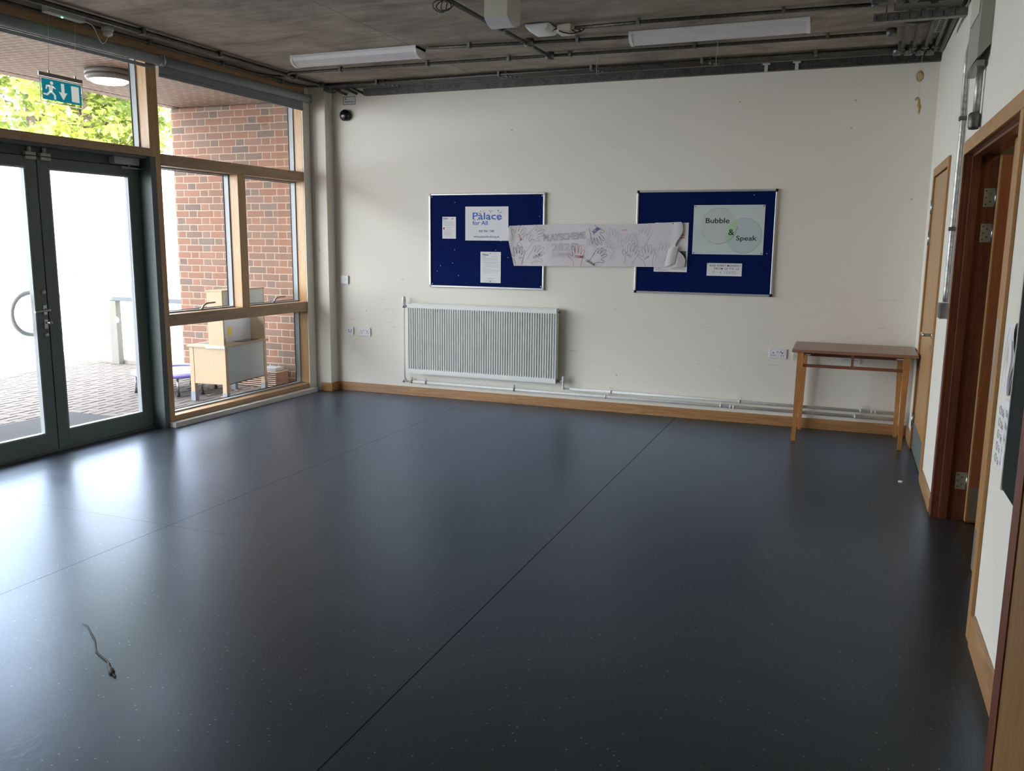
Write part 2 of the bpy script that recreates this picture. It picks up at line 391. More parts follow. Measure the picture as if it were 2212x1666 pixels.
M['paper'] = simple('white_paper', (.80, .80, .80), .7, var=.02)
M['paper_b'] = simple('banner_paper', (.70, .66, .68), .7, var=.05, vscale=6)
M['paper_s'] = simple('silvery_paper', (.60, .68, .66), .5, var=.04, vscale=4)
M['ink'] = simple('black_ink', (.02, .02, .025), .6)
M['ink_grey'] = simple('pencil_grey', (.28, .28, .29), .7)
M['ink_grey2'] = simple('faint_pencil', (.46, .45, .47), .7)
M['ink_blue'] = simple('logo_blue', (.03, .11, .48), .5)
M['ink_navy'] = simple('navy_ink', (.02, .05, .25), .5)
M['ink_red'] = simple('red_ink', (.42, .04, .05), .6)
M['ink_orange'] = simple('orange_print', (.70, .22, .08), .6)
M['ink_green'] = simple('green_photo', (.06, .14, .07), .6, var=.5, vscale=60)
M['exit_green'] = emit('exit_sign_teal', (.0, .20, .28), .16)
M['exit_white'] = emit('exit_sign_white', (.70, .72, .66), .16)
M['perspex'] = make_glass()
M['led'] = emit('green_led', (.05, 1.0, .25), 8)
M['lamp'] = emit('lit_diffuser', (1.0, .97, .98), 14)
M['lamp_body'] = simple('stone_grey_lamp_body', (.11, .10, .085), .5)
M['diffuser'] = simple('unlit_diffuser', (.66, .64, .67), .35, var=.03)
M['concrete_g'] = simple('kerb_stone', (.24, .22, .20), .9, var=.15, vscale=8, bmp=.3)
M['hoard'] = simple('white_cladding', (.86, .86, .85), .6, var=.02)
M['rail'] = simple('white_grey_steel', (.095, .105, .12), .5, var=.04)
M['post'] = simple('stone_post', (.17, .17, .145), .6, var=.05)
M['birch'] = simple('birch_ply', (.42, .315, .195), .5, var=.06, vscale=3)
M['birch_e'] = simple('birch_edge', (.25, .19, .12), .6)
M['aqua'] = simple('pale_aqua_panel', (.42, .50, .54), .35, var=.04, vscale=2)
M['k_grey'] = simple('grey_plastic_foot', (.22, .23, .27), .5)
M['k_white'] = simple('white_panel', (.66, .69, .74), .4)
M['yellow'] = simple('yellow_sticker', (.85, .70, .05), .5)
M['lilac'] = simple('purple_vinyl', (.20, .17, .55), .35, var=.08)
M['lilac_l'] = simple('pale_lilac_vinyl', (.52, .55, .82), .35, var=.05)
M['net'] = simple('grey_mat_fabric', (.42, .45, .50), .7)
M['crate'] = wood('slatted_wood', (.58, .42, .32), (.40, .26, .19), 'x')
M['crate_d'] = simple('dark_crate_wood', (.26, .14, .10), .7, var=.1)  # end boards, a darker brown than the slats
M['mat_out'] = simple('charcoal_doormat', (.03, .032, .042), .95, var=.3, vscale=300, bmp=.5, bscale=500)
M['leaf_dry'] = simple('dry_leaf', (.42, .26, .12), .8, var=.3)
M['fleck'] = simple('white_fleck', (.8, .8, .75), .7)
M['rooms'] = simple('corridor_paint', (.70, .62, .50), .6)
M['hinge'] = simple('lacquered_hinge_plate', (.34, .32, .24), .45, metal=.3, var=.08, vscale=60)
M['kick'] = simple('brushed_kickplate', (.24, .28, .27), .45, metal=.6, var=.08)
M['kick_b'] = simple('bronze_kickplate', (.30, .24, .17), .45, metal=.5, var=.08)
M['plate'] = simple('push_plate', (.52, .53, .51), .35, metal=.7)
M['chalk'] = simple('blackboard_slate', (.014, .018, .017), .8, spec=.2, var=.15)
M['door_near'] = wood('ochre_oak_veneer', (.27, .145, .048), (.21, .105, .032), 'z', scale=.5, coat=.05)
M['straw'] = simple('straw_ornament', (.50, .33, .12), .8, var=.3, vscale=90)
M['string'] = simple('pale_string', (.62, .58, .52), .8)
M['frame_al'] = simple('aluminium_trim', (.60, .61, .60), .35, metal=.6, var=.04)
M['dark_glass'] = simple('dark_vision_glass', (.05, .03, .02), .08)
M['bark'] = simple('tree_bark', (.16, .12, .09), .9, var=.3, vscale=9, bmp=.6, bscale=30)
def make_leafmat(name, a, b):
    m, nt, bs = new_mat(name); bs.inputs['Roughness'].default_value = .45
    c = ramp(nt, noise(nt, geo_pos(nt), 1.6, 4), [(.35, a), (.65, b)]); nt.links.new(c, bs.inputs['Base Color'])
    out = nt.nodes['Material Output']; tr = nt.nodes.new('ShaderNodeBsdfTranslucent'); nt.links.new(c, tr.inputs[0])
    mx = nt.nodes.new('ShaderNodeMixShader'); mx.inputs[0].default_value = .4; nt.links.new(bs.outputs[0], mx.inputs[1]); nt.links.new(tr.outputs[0], mx.inputs[2]); nt.links.new(mx.outputs[0], out.inputs[0]); return m
M['leafA'] = make_leafmat('yellow_green_leaf', (.10, .16, .035), (.42, .46, .09))
M['leafB'] = make_leafmat('mid_green_leaf', (.05, .11, .04), (.24, .32, .08))
def make_paver():
    m, nt, bs = new_mat('clay_paver'); bs.inputs['Roughness'].default_value = .85
    at = nt.nodes.new('ShaderNodeAttribute'); at.attribute_name = 'tone'
    c = ramp(nt, at.outputs['Fac'], [(0, (.105, .088, .083)), (.5, (.135, .115, .110)), (1, (.16, .142, .135))])
    c = mixc(nt, MT(nt, 'MULTIPLY', noise(nt, geo_pos(nt), 2.2, 6, .65), .6), c, (.13, .117, .108))
    nt.links.new(c, bs.inputs['Base Color']); bump(nt, noise(nt, geo_pos(nt), 50, 4), .3, .003, bs); return m
M['paver'] = make_paver()
M['joint'] = simple('dark_joint_sand', (.085, .075, .068), .95)

# ================================================================== ROOM SHELL
YB = -10.0
struct('floor', MB().box(-.02, W+.10, YB, 0.0, -.12, 0.0), M['floor'], base=(3, -4, 0))
struct('ceiling', MB().box(-.2, W+.15, YB, .12, HC, HC+.25), M['concrete'], base=(3, -4, HC))
struct('wall_back', MB().box(.27, W+.15, 0, .12, 0, HC), M['wall'], base=(3, 0, 0))
# right wall with door_2 (y -1.41..-.49) and door_3 (y -3.95..-2.30) openings, and door_4
D2 = (-1.4455, -.4745, 0, 2.0855); D3 = (-3.9655, -2.2845, 0, 2.0705); D4 = (-6.6705, -5.7695, 0, 2.0605)
struct('wall_right', MB().wallxz(YB, 0, 0, HC, W, W+.15, (D2, D3, D4), ax='x'), M['wall'], base=(W, -4, 0))
struct('wall_front', MB().box(-.3, W+.15, YB-.12, YB, 0, HC), M['wall'], base=(3, YB, 0))
struct('wall_left', MB().box(.27, .488, -.135, 0.0, 0, HC), M['wall'], base=(.4, 0, 0))
struct('wall_left', MB().box(-.20, -.0005, -.2045, .02, 0, HC), M['wall'], base=(0, -.1, 0), frame=FW)
struct('wall_left', MB().box(-.22, 0.0, YB-.3, -6.352, 0, HC), M['wall'], base=(0, -8, 0), frame=FW)
# skirtings
SK = .09
def skirt(mb, a, b, off): return mb
struct('baseboard_back', MB().box(.488, W-.018, -.018, -.0005, 0, SK, .003), M['skirt'], base=(3, 0, 0))
struct('baseboard_left', MB().box(.375, .488, -.153, -.1355, 0, SK, .003).box(.4885, .506, -.153, -.019, 0, SK, .003), M['skirt'], base=(.4, 0, 0))
struct('baseboard_right', MB().box(W-.018, W-.0005, -.40, -.0185, 0, SK, .003), M['skirt_y'], base=(W, -.2, 0))
struct('baseboard_right', MB().box(W-.018, W-.0005, -2.215, -1.515, 0, SK, .003), M['skirt_y'], base=(W, -1.8, 0))
struct('baseboard_right', MB().box(W-.018, W-.0005, -5.69, -4.05, 0, .13, .003), M['skirt_y'], base=(W, -4.8, 0))

# ================================================================== WINDOW WALL (frame FW: p, s, z)
ZT = 3.0
def rail_box(mb, s0, s1, z0, z1, p0=-.17, p1=0.0): return mb.box(p0, p1, s0, s1, z0, z1, .003)
w1 = thing('window_1', 'tall timber framed window beside the double doors, with two casements', 'window', (0, -1.2, 0), FW, kind='structure')
part('post', MB().box(-.17, 0, -2.231, -2.125, 0.0, ZT, .003), M['larch'], w1)
part('post', MB().box(-.17, 0, -.263, -.205, .045, ZT, .003), M['larch'], w1)
part('transom', MB().box(-.17, 0, -2.125, -.263, 2.143, 2.236, .003), M['larch_h'], w1)
part('transom', MB().box(-.17, 0, -2.125, -.263, .843, .942, .003), M['larch_h'], w1)
part('bottom_rail', MB().box(-.17, 0, -2.125, -.263, .045, .090, .003), M['larch_h'], w1)
part('mullion', MB().box(-.17, 0, -1.231, -1.131, .942, 2.143, .003), M['larch'], w1)
def pane_set(parent, s0, s1, z0, z1, pg=-.150, pb=-.100):
    b = MB()   # glazing bead frame round the glass
    t = .012
    b.box(pg-.004, pb, s0, s0+t, z0, z1).box(pg-.004, pb, s1-t, s1, z0, z1).box(pg-.004, pb, s0+t, s1-t, z0, z0+t).box(pg-.004, pb, s0+t, s1-t, z1-t, z1)
    part('glazing_bead', b, M['bead'], parent)
    g = MB(); e = t; f = .017
    g.box(pg-.008, pg-.004, s0+0, s0+f, z0, z1).box(pg-.008, pg-.004, s1-f, s1, z0, z1).box(pg-.008, pg-.004, s0+f, s1-f, z0, z0+f).box(pg-.008, pg-.004, s0+f, s1-f, z1-f, z1)
    part('gasket', g, M['gasket'], parent)
    part('pane', MB().box(pg-.012, pg-.009, s0+.001, s1-.001, z0+.001, z1-.001), M['glass'], parent)
pane_set(w1, -2.125, -.263, 2.236, 2.965)
pane_set(w1, -2.125, -1.231, .942, 2.143)
pane_set(w1, -1.131, -.263, .942, 2.143)
pane_set(w1, -2.125, -.263, .090, .843)
for s in (-1.66, -.68):
    b = MB().box(-.098, -.080, s-.018, s+.018, .944, .962, .003)
    b.tube(smoothpts([(-.089, s, .955), (-.070, s+.004, .985), (-.060, s+.03, 1.002), (-.060, s+.07, 1.005), (-.060, s+.14, 1.006)]), [.009]*5+[.0085]*5+[.008]*5+[.007]*5+[.006], 8)
    part('handle', b, M['steel_dark'], w1)
w2 = thing('window_2', 'wide fanlight window above the slate grey double doors', 'window', (0, -3.2, 2.2), FW, kind='structure')
part('transom', MB().box(-.17, 0, -4.17, -2.231, 2.206, 2.266, .003), M['larch_h'], w2)
pane_set(w2, -4.17, -2.231, 2.266, 2.965)
# a further glazed bay, mostly left of the picture
for wi, (sa, sb) in enumerate(((-6.25, -4.27),)):
    w3 = thing('window_%d' % (3+wi), 'glazed timber bay continuing past the doors', 'window', (0, (sa+sb)/2, 0), FW, kind='structure')
    part('post', MB().box(-.17, 0, sb, sb+.10, 0, ZT, .003), M['larch'], w3)
    part('post', MB().box(-.17, 0, sa-.10, sa, 0, ZT, .003), M['larch'], w3)
    part('transom', MB().box(-.17, 0, sa, sb, 2.143, 2.236, .003), M['larch_h'], w3)
    part('transom', MB().box(-.17, 0, sa, sb, .843, .942, .003), M['larch_h'], w3)
    part('bottom_rail', MB().box(-.17, 0, sa, sb, .0, .090, .003), M['larch_h'], w3)
    for z0, z1 in ((2.236, 2.965), (.942, 2.143), (.09, .843)): pane_set(w3, sa, sb, z0, z1)
struct('trim_1', MB().box(-.17, -.004, -6.35, -.205, 2.965, HC-.001, .003), M['larch_h'], base=(0, -3, 3), frame=FW)
struct('trim_2', MB().box(-.02, .066, -2.19, -.205, 0.0, .045, .003), M['ply'], base=(0, -1.2, 0), frame=FW)
struct('trim_3', MB().box(0.0005, .010, -.262, -.150, .045, 2.92, .001), M['wall'], base=(0, -.2, 0), frame=FW)

# double doors
d1 = thing('door_1', 'slate grey glazed double doors to the patio', 'door', (-.13, -3.15, 0), FW, kind='structure')
PD = -.13
fr = MB().box(-.19, 0.002, -2.2385, -2.183, 0, 2.2055).box(-.19, PD-.001, -2.19-.035, -2.19, 0, 2.206)
fr.box(-.19, 0.0, -4.17, -4.11, 0, 2.206).box(-.19, PD-.012, -4.11, -2.225, 2.125, 2.206).box(-.19, -.02, -4.11, -2.19, 2.185, 2.206)
part('door_frame', fr, M['alu_dark2'], d1)
part('head_stop', MB().box(-.196, -.1865, -4.11, -2.19, 2.09, 2.14), M['alu_dark2'], d1)
part('meeting_stop', MB().box(-.196, -.1865, -3.17, -3.12, .014, 2.10), M['alu_dark2'], d1)
part('threshold', MB().box(-.22, PD+.028, -4.11, -2.19, 0, .012, .003), M['alu_dark2'], d1)
def leaf(s0, s1, gl0, gl1, lever):
    z0, z1, g0, g1 = .014, 2.120, .140, 2.048
    b = MB()
    b.box(PD-.055, PD, s0, gl0, z0, z1, .0015).box(PD-.055, PD, gl1, s1, z0, z1, .0015).box(PD-.055, PD, gl0, gl1, z0, g0, .0015).box(PD-.055, PD, gl0, gl1, g1, z1, .0015)
    l = part('door_leaf', b, M['alu_dark'], d1)
    t = .012; q = MB()
    q.box(PD-.040, PD-.002, gl0, gl0+t, g0, g1).box(PD-.040, PD-.002, gl1-t, gl1, g0, g1).box(PD-.040, PD-.002, gl0+t, gl1-t, g0, g0+t).box(PD-.040, PD-.002, gl0+t, gl1-t, g1-t, g1)
    part('glazing_bead', q, M['bead'], l)
    part('pane', MB().box(PD-.046, PD-.043, gl0+.001, gl1-.001, g0+.001, g1-.001), M['glass'], l)
    return l
lR = leaf(-3.141, -2.228, -3.052, -2.335, False)
lL = leaf(-4.107, -3.149, -4.01, -3.235, True)
# furniture on the left leaf
hs = -3.172
b = MB().box(PD+.0, PD+.008, hs-.014, hs+.014, 1.010, 1.085, .004)
b.tube(smoothpts([(PD+.005, hs, 1.048), (PD+.045, hs+.001, 1.048), (PD+.058, hs-.012, 1.048), (PD+.058, hs-.06, 1.045), (PD+.058, hs-.125, 1.040)]), .009, 10)
part('lever_handle', b, M['steel'], lL)
b = MB().box(PD, PD+.008, hs-.014, hs+.014, .910, .980, .004).cyl((PD, hs, .955), (PD+.045, hs, .955), .008, 12).lathe([(.001, .062), (.012, .058), (.015, .050), (.012, .042), (.006, .036)], (PD, hs, .955), 'x', 14)
part('thumb_turn', b, M['steel'], lL)
for z in (1.173, .866): part('bolt_cover', MB().lathe([(.017, 0), (.017, .006), (.001, .007)], (PD, hs-.002, z), 'x', 18), M['steel'], lL)
a = [(PD-.055, -3.185, 1.17)]
for k in range(0, 13):
    t = PI/2+PI*k/12; a.append((PD-.11-.0, -3.195+math.cos(t)*.155, 1.018+math.sin(t)*.152))
a.append((PD-.055, -3.185, .866))
part('pull_handle', MB().tube(a, .016, 12), M['silver'], lL)
for s, l in ((-3.198, lL), (-3.080, lR)):
    part('bolt_box', MB().box(PD, PD+.02, s-.041, s+.041, 2.099, 2.121, .003), M['cream_pl'], l)
    part('bolt_keep', MB().box(PD-.011, PD+.02, s-.041, s+.041, 2.127, 2.149, .003).cyl((PD+.002, s, 2.149), (PD+.002, s, 2.190), .014, 12), M['cream_pl'], d1)
b = MB().box(PD-.012, PD+.045, -2.508, -2.265, 2.130, 2.184, .003)
cl = part('door_closer', b, M['silver'], d1)
part('closer_arm', MB().cyl((PD+.03, -2.36, 2.132), (PD+.03, -2.36, 2.112), .01, 12).box(PD+.022, PD+.036, -2.43, -2.20, 2.106, 2.112).tube([(PD+.03, -2.43, 2.104), (PD+.075, -2.20, 2.104)], .006, 8), M['steel'], cl)
for z, i in ((1.85, 0), (1.19, 1), (.84, 2), (.18, 3)):
    part('screw_cap', MB().lathe([(.009, 0), (.007, .002), (.001, .003)], (-.0 -.06, -2.1905, z), 'y', 12), M['k_grey'], d1)

# roller blinds
for i, (s0, s1, drop, lab) in enumerate(((-2.12, -.212, 2.826, 'grey roller blind lowered a little over the timber window'), (-4.15, -2.15, 2.90, 'grey roller blind rolled right up above the double doors'))):
    t = thing('roller_blind', lab, 'blind', (.05, (s0+s1)/2, 2.94), FW, group=None)
    part('roll', MB().cyl((.052, s0, 2.944), (.052, s1, 2.944), .039, 28), M['blind'], t)
    for sa in (s0-.006, s1+.001): part('bracket', MB().box(.002, .094, sa, sa+.005, 2.903, 2.985, .002), M['silver'], t)
    if i == 0:
        part('fabric', MB().box(.0155, .0165, s0+.01, s1-.045, drop+.02, 2.94), M['blind'], t)
        part('bottom_bar', MB().box(.009, .023, s0+.01, s1-.045, drop, drop+.028, .004), M['blind'], t)
        part('end_cap', MB().lathe([(.043, 0), (.043, .02), (.03, .024), (.001, .025)], (.052, s0-.004, 2.944), 'y', 24), M['frame_al'], t)
    else:
        part('bottom_bar', MB().box(.006, .020, s0+.01, s1-.015, 2.876, 2.902, .004), M['blind'], t)
t = thing('blind_chain', 'thin white looped blind cord hanging down the pier beside the window', 'cord', (.04, -.152, 2.9), FW)
part('cord', MB().tube(smoothpts([(.046, -.165, 2.92), (.030, -.158, 2.2), (.045, -.150, 1.50), (.060, -.1425, 1.47), (.066, -.1425, 1.52), (.066, -.158, 2.2), (.064, -.165, 2.92)], 6), .0016, 5), M['white_pl'], t)
part('cord_clip', MB().box(.052, .078, -.148, -.1395, 1.445, 1.475, .003), M['cream_pl'], t)

# exit sign hung from the ceiling
EX = .42
t = thing('exit_sign', 'hanging teal and white emergency exit sign in front of the fanlight', 'sign', (EX, -3.18, 2.44))
part('housing', MB().box(EX-.03, EX+.03, -3.265, -2.96, 3.02, 3.069, .008, seg=3), M['silver'], t)
part('led', MB().lathe([(.006, 0), (.004, -.004), (.001, -.005)], (EX, -3.13, 3.02), 'z', 10), M['led'], t)
for y in (-3.27, -3.06): part('wire', MB().cyl((EX, y, 2.65), (EX, y+.035, 3.03), .0012, 6), M['string'], t)
part('bracket', MB().box(EX-.006, EX+.006, -3.35, -3.005, 2.612, 2.637, .001).box(EX-.004, EX+.004, -3.275, -3.265, 2.637, 2.655).box(EX-.004, EX+.004, -3.065, -3.055, 2.637, 2.655), M['steel_dark'], t)
part('clear_panel', MB().box(EX-.003, EX+.003, -3.349, -3.007, 2.446, 2.612), M['perspex'], t)
part('panel_edge', MB().box(EX+.0032, EX+.0042, -3.349, -3.345, 2.446, 2.612).box(EX+.0032, EX+.0042, -3.011, -3.007, 2.446, 2.612).box(EX+.0032, EX+.0042, -3.345, -3.011, 2.446, 2.450).box(EX+.0032, EX+.0042, -3.345, -3.011, 2.604, 2.608), M['white_pl'], t)
part('green_field', MB().box(EX+.0042, EX+.0052, -3.333, -3.023, 2.465, 2.598), M['exit_green'], t)
def ey(u, v): return (EX+.0054, -3.333+u*.310, 2.465+v*.133)
pg = MB()
pg.prism([ey(.245+.042*math.cos(a*PI/8), .83+.085*math.sin(a*PI/8)) for a in range(16)], (.0006, 0, 0))
for poly in ([(.16,.72),(.25,.72),(.28,.62),(.24,.40),(.17,.40)], [(.17,.72),(.10,.70),(.08,.50),(.11,.50),(.13,.62),(.18,.64)],
             [(.25,.64),(.33,.56),(.34,.60),(.27,.72)], [(.17,.42),(.10,.28),(.02,.30),(.02,.22),(.12,.20),(.22,.38)], [(.18,.42),(.24,.44),(.33,.28),(.33,.06),(.28,.06),(.28,.26)],
             [(.48,.90),(.56,.90),(.56,.45),(.63,.48),(.52,.10),(.41,.48),(.48,.45)], [(.74,.88),(.94,.88),(.94,.10),(.74,.10)]):
    pg.prism([ey(*q) for q in poly], (.0006, 0, 0))
part('pictogram', pg, M['exit_white'], t)
t = thing('ceiling_rose', 'small white ceiling rose with looped flex feeding the exit sign', 'ceiling rose', (.37, -2.70, 3.0))
part('rose_body', MB().lathe([(.042, 3.069), (.042, 3.035), (.036, 3.028)], (.37, -2.70, 0), 'z', 20), M['silver'], t)
part('rose_cap', MB().lathe([(.036, 3.028), (.033, 3.005), (.018, 2.995), (.001, 2.993)], (.37, -2.70, 0), 'z', 20), M['white_pl'], t)
part('flex', MB().tube(smoothpts([(.37, -2.70, 2.995), (.36, -2.715, 2.955), (.36, -2.75, 2.94), (.37, -2.79, 2.975), (.39, -2.84, 3.02), (.42, -2.90, 3.03), (.42, -2.965, 3.035)]), .003, 6), M['white_pl'], t)

# ================================================================== CEILING SERVICES
def conduit(name, label, pts, r=.0125, saddles=(), mat='galv', cat='conduit', group=None, wall=None, smooth=False, frame=FI, boxes=()):
    P = smoothpts(pts, 6) if smooth else [Vector(p) for p in pts]
    t = thing(name, label, cat, pts[0], frame, group=group)
    part('pipe', MB().tube(P, r, 10), M[mat], t)
    for s in saddles:
        b = MB(); x, y, z = s[:3]; ax = s[3]
        if ax == 'x': b.box(x-.011, x+.011, y-r-.010, y+r+.010, z-r-.006, HC-.001 if wall is None else z+r+.004, .002)
        elif ax == 'y': b.box(x-r-.010, x+r+.010, y-.011, y+.011, z-r-.006, HC-.001 if wall is None else z+r+.004, .002)
        else: b.box(x-r-.006, wall, y-r-.010, y+r+.010, z-.011, z+.011, .002)
        part('saddle', b, M['galv_b'], t)
    for bx in boxes:
        x, y, z = bx[:3]
        part('conduit_box', MB().lathe([(.036, z-.022), (.036, HC-.001)], (x, y, 0), 'z', 20).lathe([(.034, z-.026), (.036, z-.022)], (x, y, 0), 'z', 20), M['galv_b' if len(bx) > 3 else 'galv'], t)
    return t
ZC = 3.043
ys = [-.272, -.238, -.204, -.170, -.136]
t5 = ['front-most steel conduit of the bundle running along the back wall ceiling', 'second steel conduit from the front in the back wall bundle', 'middle steel conduit of the back wall bundle', 'second steel conduit from the wall in the back wall bundle', 'rear-most steel conduit of the back wall bundle, next to the trunking']
for i, y in enumerate(ys):
    conduit('conduit', t5[i], [(.55+.03*i, y, ZC), (5.70+.05*i, y, ZC)], .0125, [(x+.03*i, y, ZC, 'x') for x in ((1.17, 2.42, 3.28, 4.22, 5.1) if i == 0 else (1.2, 2.45, 3.3, 4.25))], group='conduits along the back wall')
tk = thing('cable_trunking', 'long galvanised cable trunking under the ceiling along the back wall', 'trunking', (3.4, -.03, 2.976))
part('trunking_body', MB().box(.885, W-.001, -.052, -.0005, 2.976, 3.038, .001), M['galv'], tk)
part('trunking_lid', MB().box(.885, 1.26, -.054, -.0522, 2.975, 3.039).box(1.263, 5.02, -.054, -.0522, 2.975, 3.039).box(5.03, W-.001, -.054, -.0522, 2.975, 3.039), M['galv'], tk)
for x in (1.85, 3.68, 4.45): part('rivet', MB().lathe([(.004, -.0545), (.001, -.057)], (x, 0, 3.0), 'y', 8), M['galv_b'], tk)
for x in (4.71, 4.95):
    part('clip', MB().box(x-.014, x+.014, -.062, -.0545, 2.968, 3.035, .002).box(x-.03, x+.03, -.075, -.0545, 3.022, 3.034, .002), M['silver'], tk)
# conduits dropping into the wall at the left corner
for i, (x, y) in enumerate(((.66, -.10), (.78, -.09), (.86, -.08))):
    conduit('conduit', ['short steel conduit stub bending into the corner above the small warning sign', 'middle short conduit stub beside the left end of the trunking', 'short conduit stub touching the left end of the trunking'][i], [(x-.10, -.30+.02*i, 3.040), (x-.03, -.20, 3.030), (x, -.004, 3.005)], .0125)
single('junction_box', MB().lathe([(.05, 3.0), (.052, 3.01), (.052, HC-.001)], (.60, -.19, 0), 'z', 22).box(.545, .69, -.235, -.150, 3.005, 3.066, .004), M['galv'], 'dark steel junction box in the ceiling corner by the pier', 'junction box', (.60, -.19, 3.0))
# along the windows
conduit('conduit', 'thick steel conduit on the ceiling parallel to the window wall', [(.335, -6.3, 3.042), (.325, -2.2, 3.042), (.285, -.29, 3.042)], .017, [(.327, -2.56, 3.042, 'y'), (.318, -1.76, 3.042, 'y'), (.30, -.75, 3.042, 'y'), (.29, -.33, 3.042, 'y')], frame=FW)
conduit('conduit', 'thinner steel conduit on the ceiling just above the timber window head', [(.115, -6.3, 3.046), (.095, -2.4, 3.046), (.055, -1.0, 3.046), (.03, -.5, 3.046), (.10, -.30, 3.044), (.25, -.24, 3.042)], .011, [(.092, -2.27, 3.046, 'y'), (.066, -1.44, 3.046, 'y'), (.032, -.6, 3.046, 'y')], frame=FW)
conduit('conduit', 'steel conduit curving from the window head and crossing the ceiling below both lights', [(.33, -1.02, 3.046), (.38, -.90, 3.046), (.46, -.82, 3.046), (.56, -.84, 3.045), (.66, -.93, 3.044), (.80, -.925, 3.044), (1.4, -.91, 3.044), (3.1, -.855, 3.044), (4.0, -.815, 3.044), (5.2, -.80, 3.044), (5.60, -.80, 3.044)], .0125, [(1.18, -.915, ZC, 'x'), (2.02, -.89, ZC, 'x'), (2.75, -.866, ZC, 'x'), (3.27, -.85, ZC, 'x'), (4.25, -.81, ZC, 'x'), (5.2, -.80, ZC, 'x')], smooth=True, boxes=((3.10, -.855, 3.035, 1), (5.62, -.80, 3.035, 1)))
conduit('conduit', 'steel conduit joining the two strip lights', [(2.30, -1.41, 3.046), (2.7, -1.375, ZC), (3.2, -1.325, ZC), (3.60, -1.29, ZC), (3.87, -1.27, ZC)], .0125, [(2.63, -1.382, ZC, 'x'), (3.47, -1.302, ZC, 'x')], boxes=((3.10, -1.335, 3.035, 1),))
conduit('conduit', 'steel conduit leading right from the small cream junction box', [(3.56, -1.66, 3.04), (4.1, -1.655, ZC), (5.5, -1.60, ZC)], .0125, [(4.01, -1.656, ZC, 'x'), (4.95, -1.62, ZC, 'x')])
conduit('conduit', 'steel conduit running toward the camera across the middle of the ceiling', [(3.10, -.86, 3.036), (3.085, -1.34, 3.036), (3.045, -2.2, 3.036), (2.98, -3.9, 3.036)], .015, [(3.072, -1.80, 3.036, 'y')])
# right-hand corner cluster
for i, (xa, xb) in enumerate(((5.715, 5.70), (5.795, 5.77), (5.875, 5.85), (5.945, 5.93), (5.99, 5.985))):
    conduit('conduit', ['left-most conduit of the five running to the far right ceiling corner', 'second conduit from the left of the five in the right ceiling corner', 'middle conduit of the five in the right ceiling corner', 'second conduit from the right wall in the ceiling corner', 'conduit hugging the top of the right wall'][i], [(xa, -.26+.02*i, 3.030), (xb, -2.0, 3.030)], .0145 if i < 4 else .018, [(xa-.005, -.36, 3.030, 'y')] if i < 4 else (), group='conduits along the right wall ceiling')
    if i < 4: single('conduit_box', MB().lathe([(.030, 2.998), (.030, 3.067)], (xa-.03, -.235+.02*i, 0), 'z', 16), M['galv_b'], 'small bright conduit box at the end of a ceiling corner conduit', 'conduit box', (xa-.03, -.235+.02*i, 3.0), group='small boxes in the right ceiling corner')
t = thing('cable_tray', 'slotted steel channel hanging under the ceiling near the right wall', 'cable tray', (5.75, -1.62, 2.93))
b = MB().box(5.49, 6.005, -1.66, -1.655, 2.925, 2.968).box(5.49, 6.005, -1.655, -1.60, 2.925, 2.929).box(5.49, 6.005, -1.66, -1.60, 2.968, 2.973)
part('channel', b, M['galv_b'], t)
for k in range(8):
    for j in range(3): part('slot', MB().box(5.505+k*.062, 5.512+k*.062, -1.6612, -1.6602, 2.932+j*.011, 2.940+j*.011), M['black_rub'], t)
for x in (5.56, 5.97): part('hanger_rod', MB().cyl((x, -1.63, 2.93), (x, -1.63, HC-.001), .004, 8), M['galv_b'], t)
t = thing('cable_tray', 'slotted bracket angled under the conduits beside the right wall', 'cable tray', (5.88, -1.35, 2.94))
part('channel', MB().box(5.872, 5.912, -1.655, -1.10, 2.957, 2.962).box(5.908, 5.912, -1.655, -1.10, 2.935, 2.957), M['galv_b'], t)
for k in range(9): part('slot', MB().box(5.882, 5.902, -1.62+k*.055, -1.60+k*.055, 2.9555, 2.9568), M['black_rub'], t)
part('hanger_rod', MB().cyl((5.892, -1.14, 2.95), (5.892, -1.14, HC-.001), .004, 8), M['galv_b'], t)
t = thing('metal_trunking_box', 'dark steel adaptable box with round lids above the slotted channel', 'trunking', (5.75, -1.85, 2.98))
part('box_body', MB().box(5.60, 5.97, -1.86, -1.70, 2.97, HC-.001, .003), M['galv'], t)
for x in (5.625, 5.70, 5.885, 5.955):
    part('round_lid', MB().lathe([(.033, -1.861), (.033, -1.878), (.030, -1.881), (.001, -1.882)], (x, 0, 3.00), 'y', 24), M['galv_l'], t)
part('coupler', MB().box(5.79, 5.83, -1.884, -1.862, 2.955, 2.995, .002), M['black_rub'], t)
single('junction_box', MB().box(5.47, 5.56, -1.86, -1.76, 2.985, HC-.001, .004).lathe([(.02, 2.965), (.02, 2.986)], (5.49, -1.84, 0), 'z', 12), M['galv_l'], 'steel junction box at the left end of the slotted channel', 'junction box', (5.5, -1.8, 3.0))
single('cable_bundle', MB().tube(smoothpts([(5.60, -1.50, 2.985), (5.70, -1.50, 2.955), (5.80, -1.50, 2.95), (5.90, -1.52, 2.975), (5.98, -1.54, 2.975)]), .016, 8).tube(smoothpts([(5.62, -1.47, 2.995), (5.72, -1.47, 2.965), (5.82, -1.47, 2.965), (5.98, -1.50, 2.985)]), .013, 8), M['black_rub'], 'sagging bundle of black cables above the slotted channel', 'cable', (5.8, -1.5, 2.95))
t = thing('trunking_drop', 'grey-green boxed trunking coming down the right wall from the ceiling', 'trunking', (5.98, -2.62, 2.45))
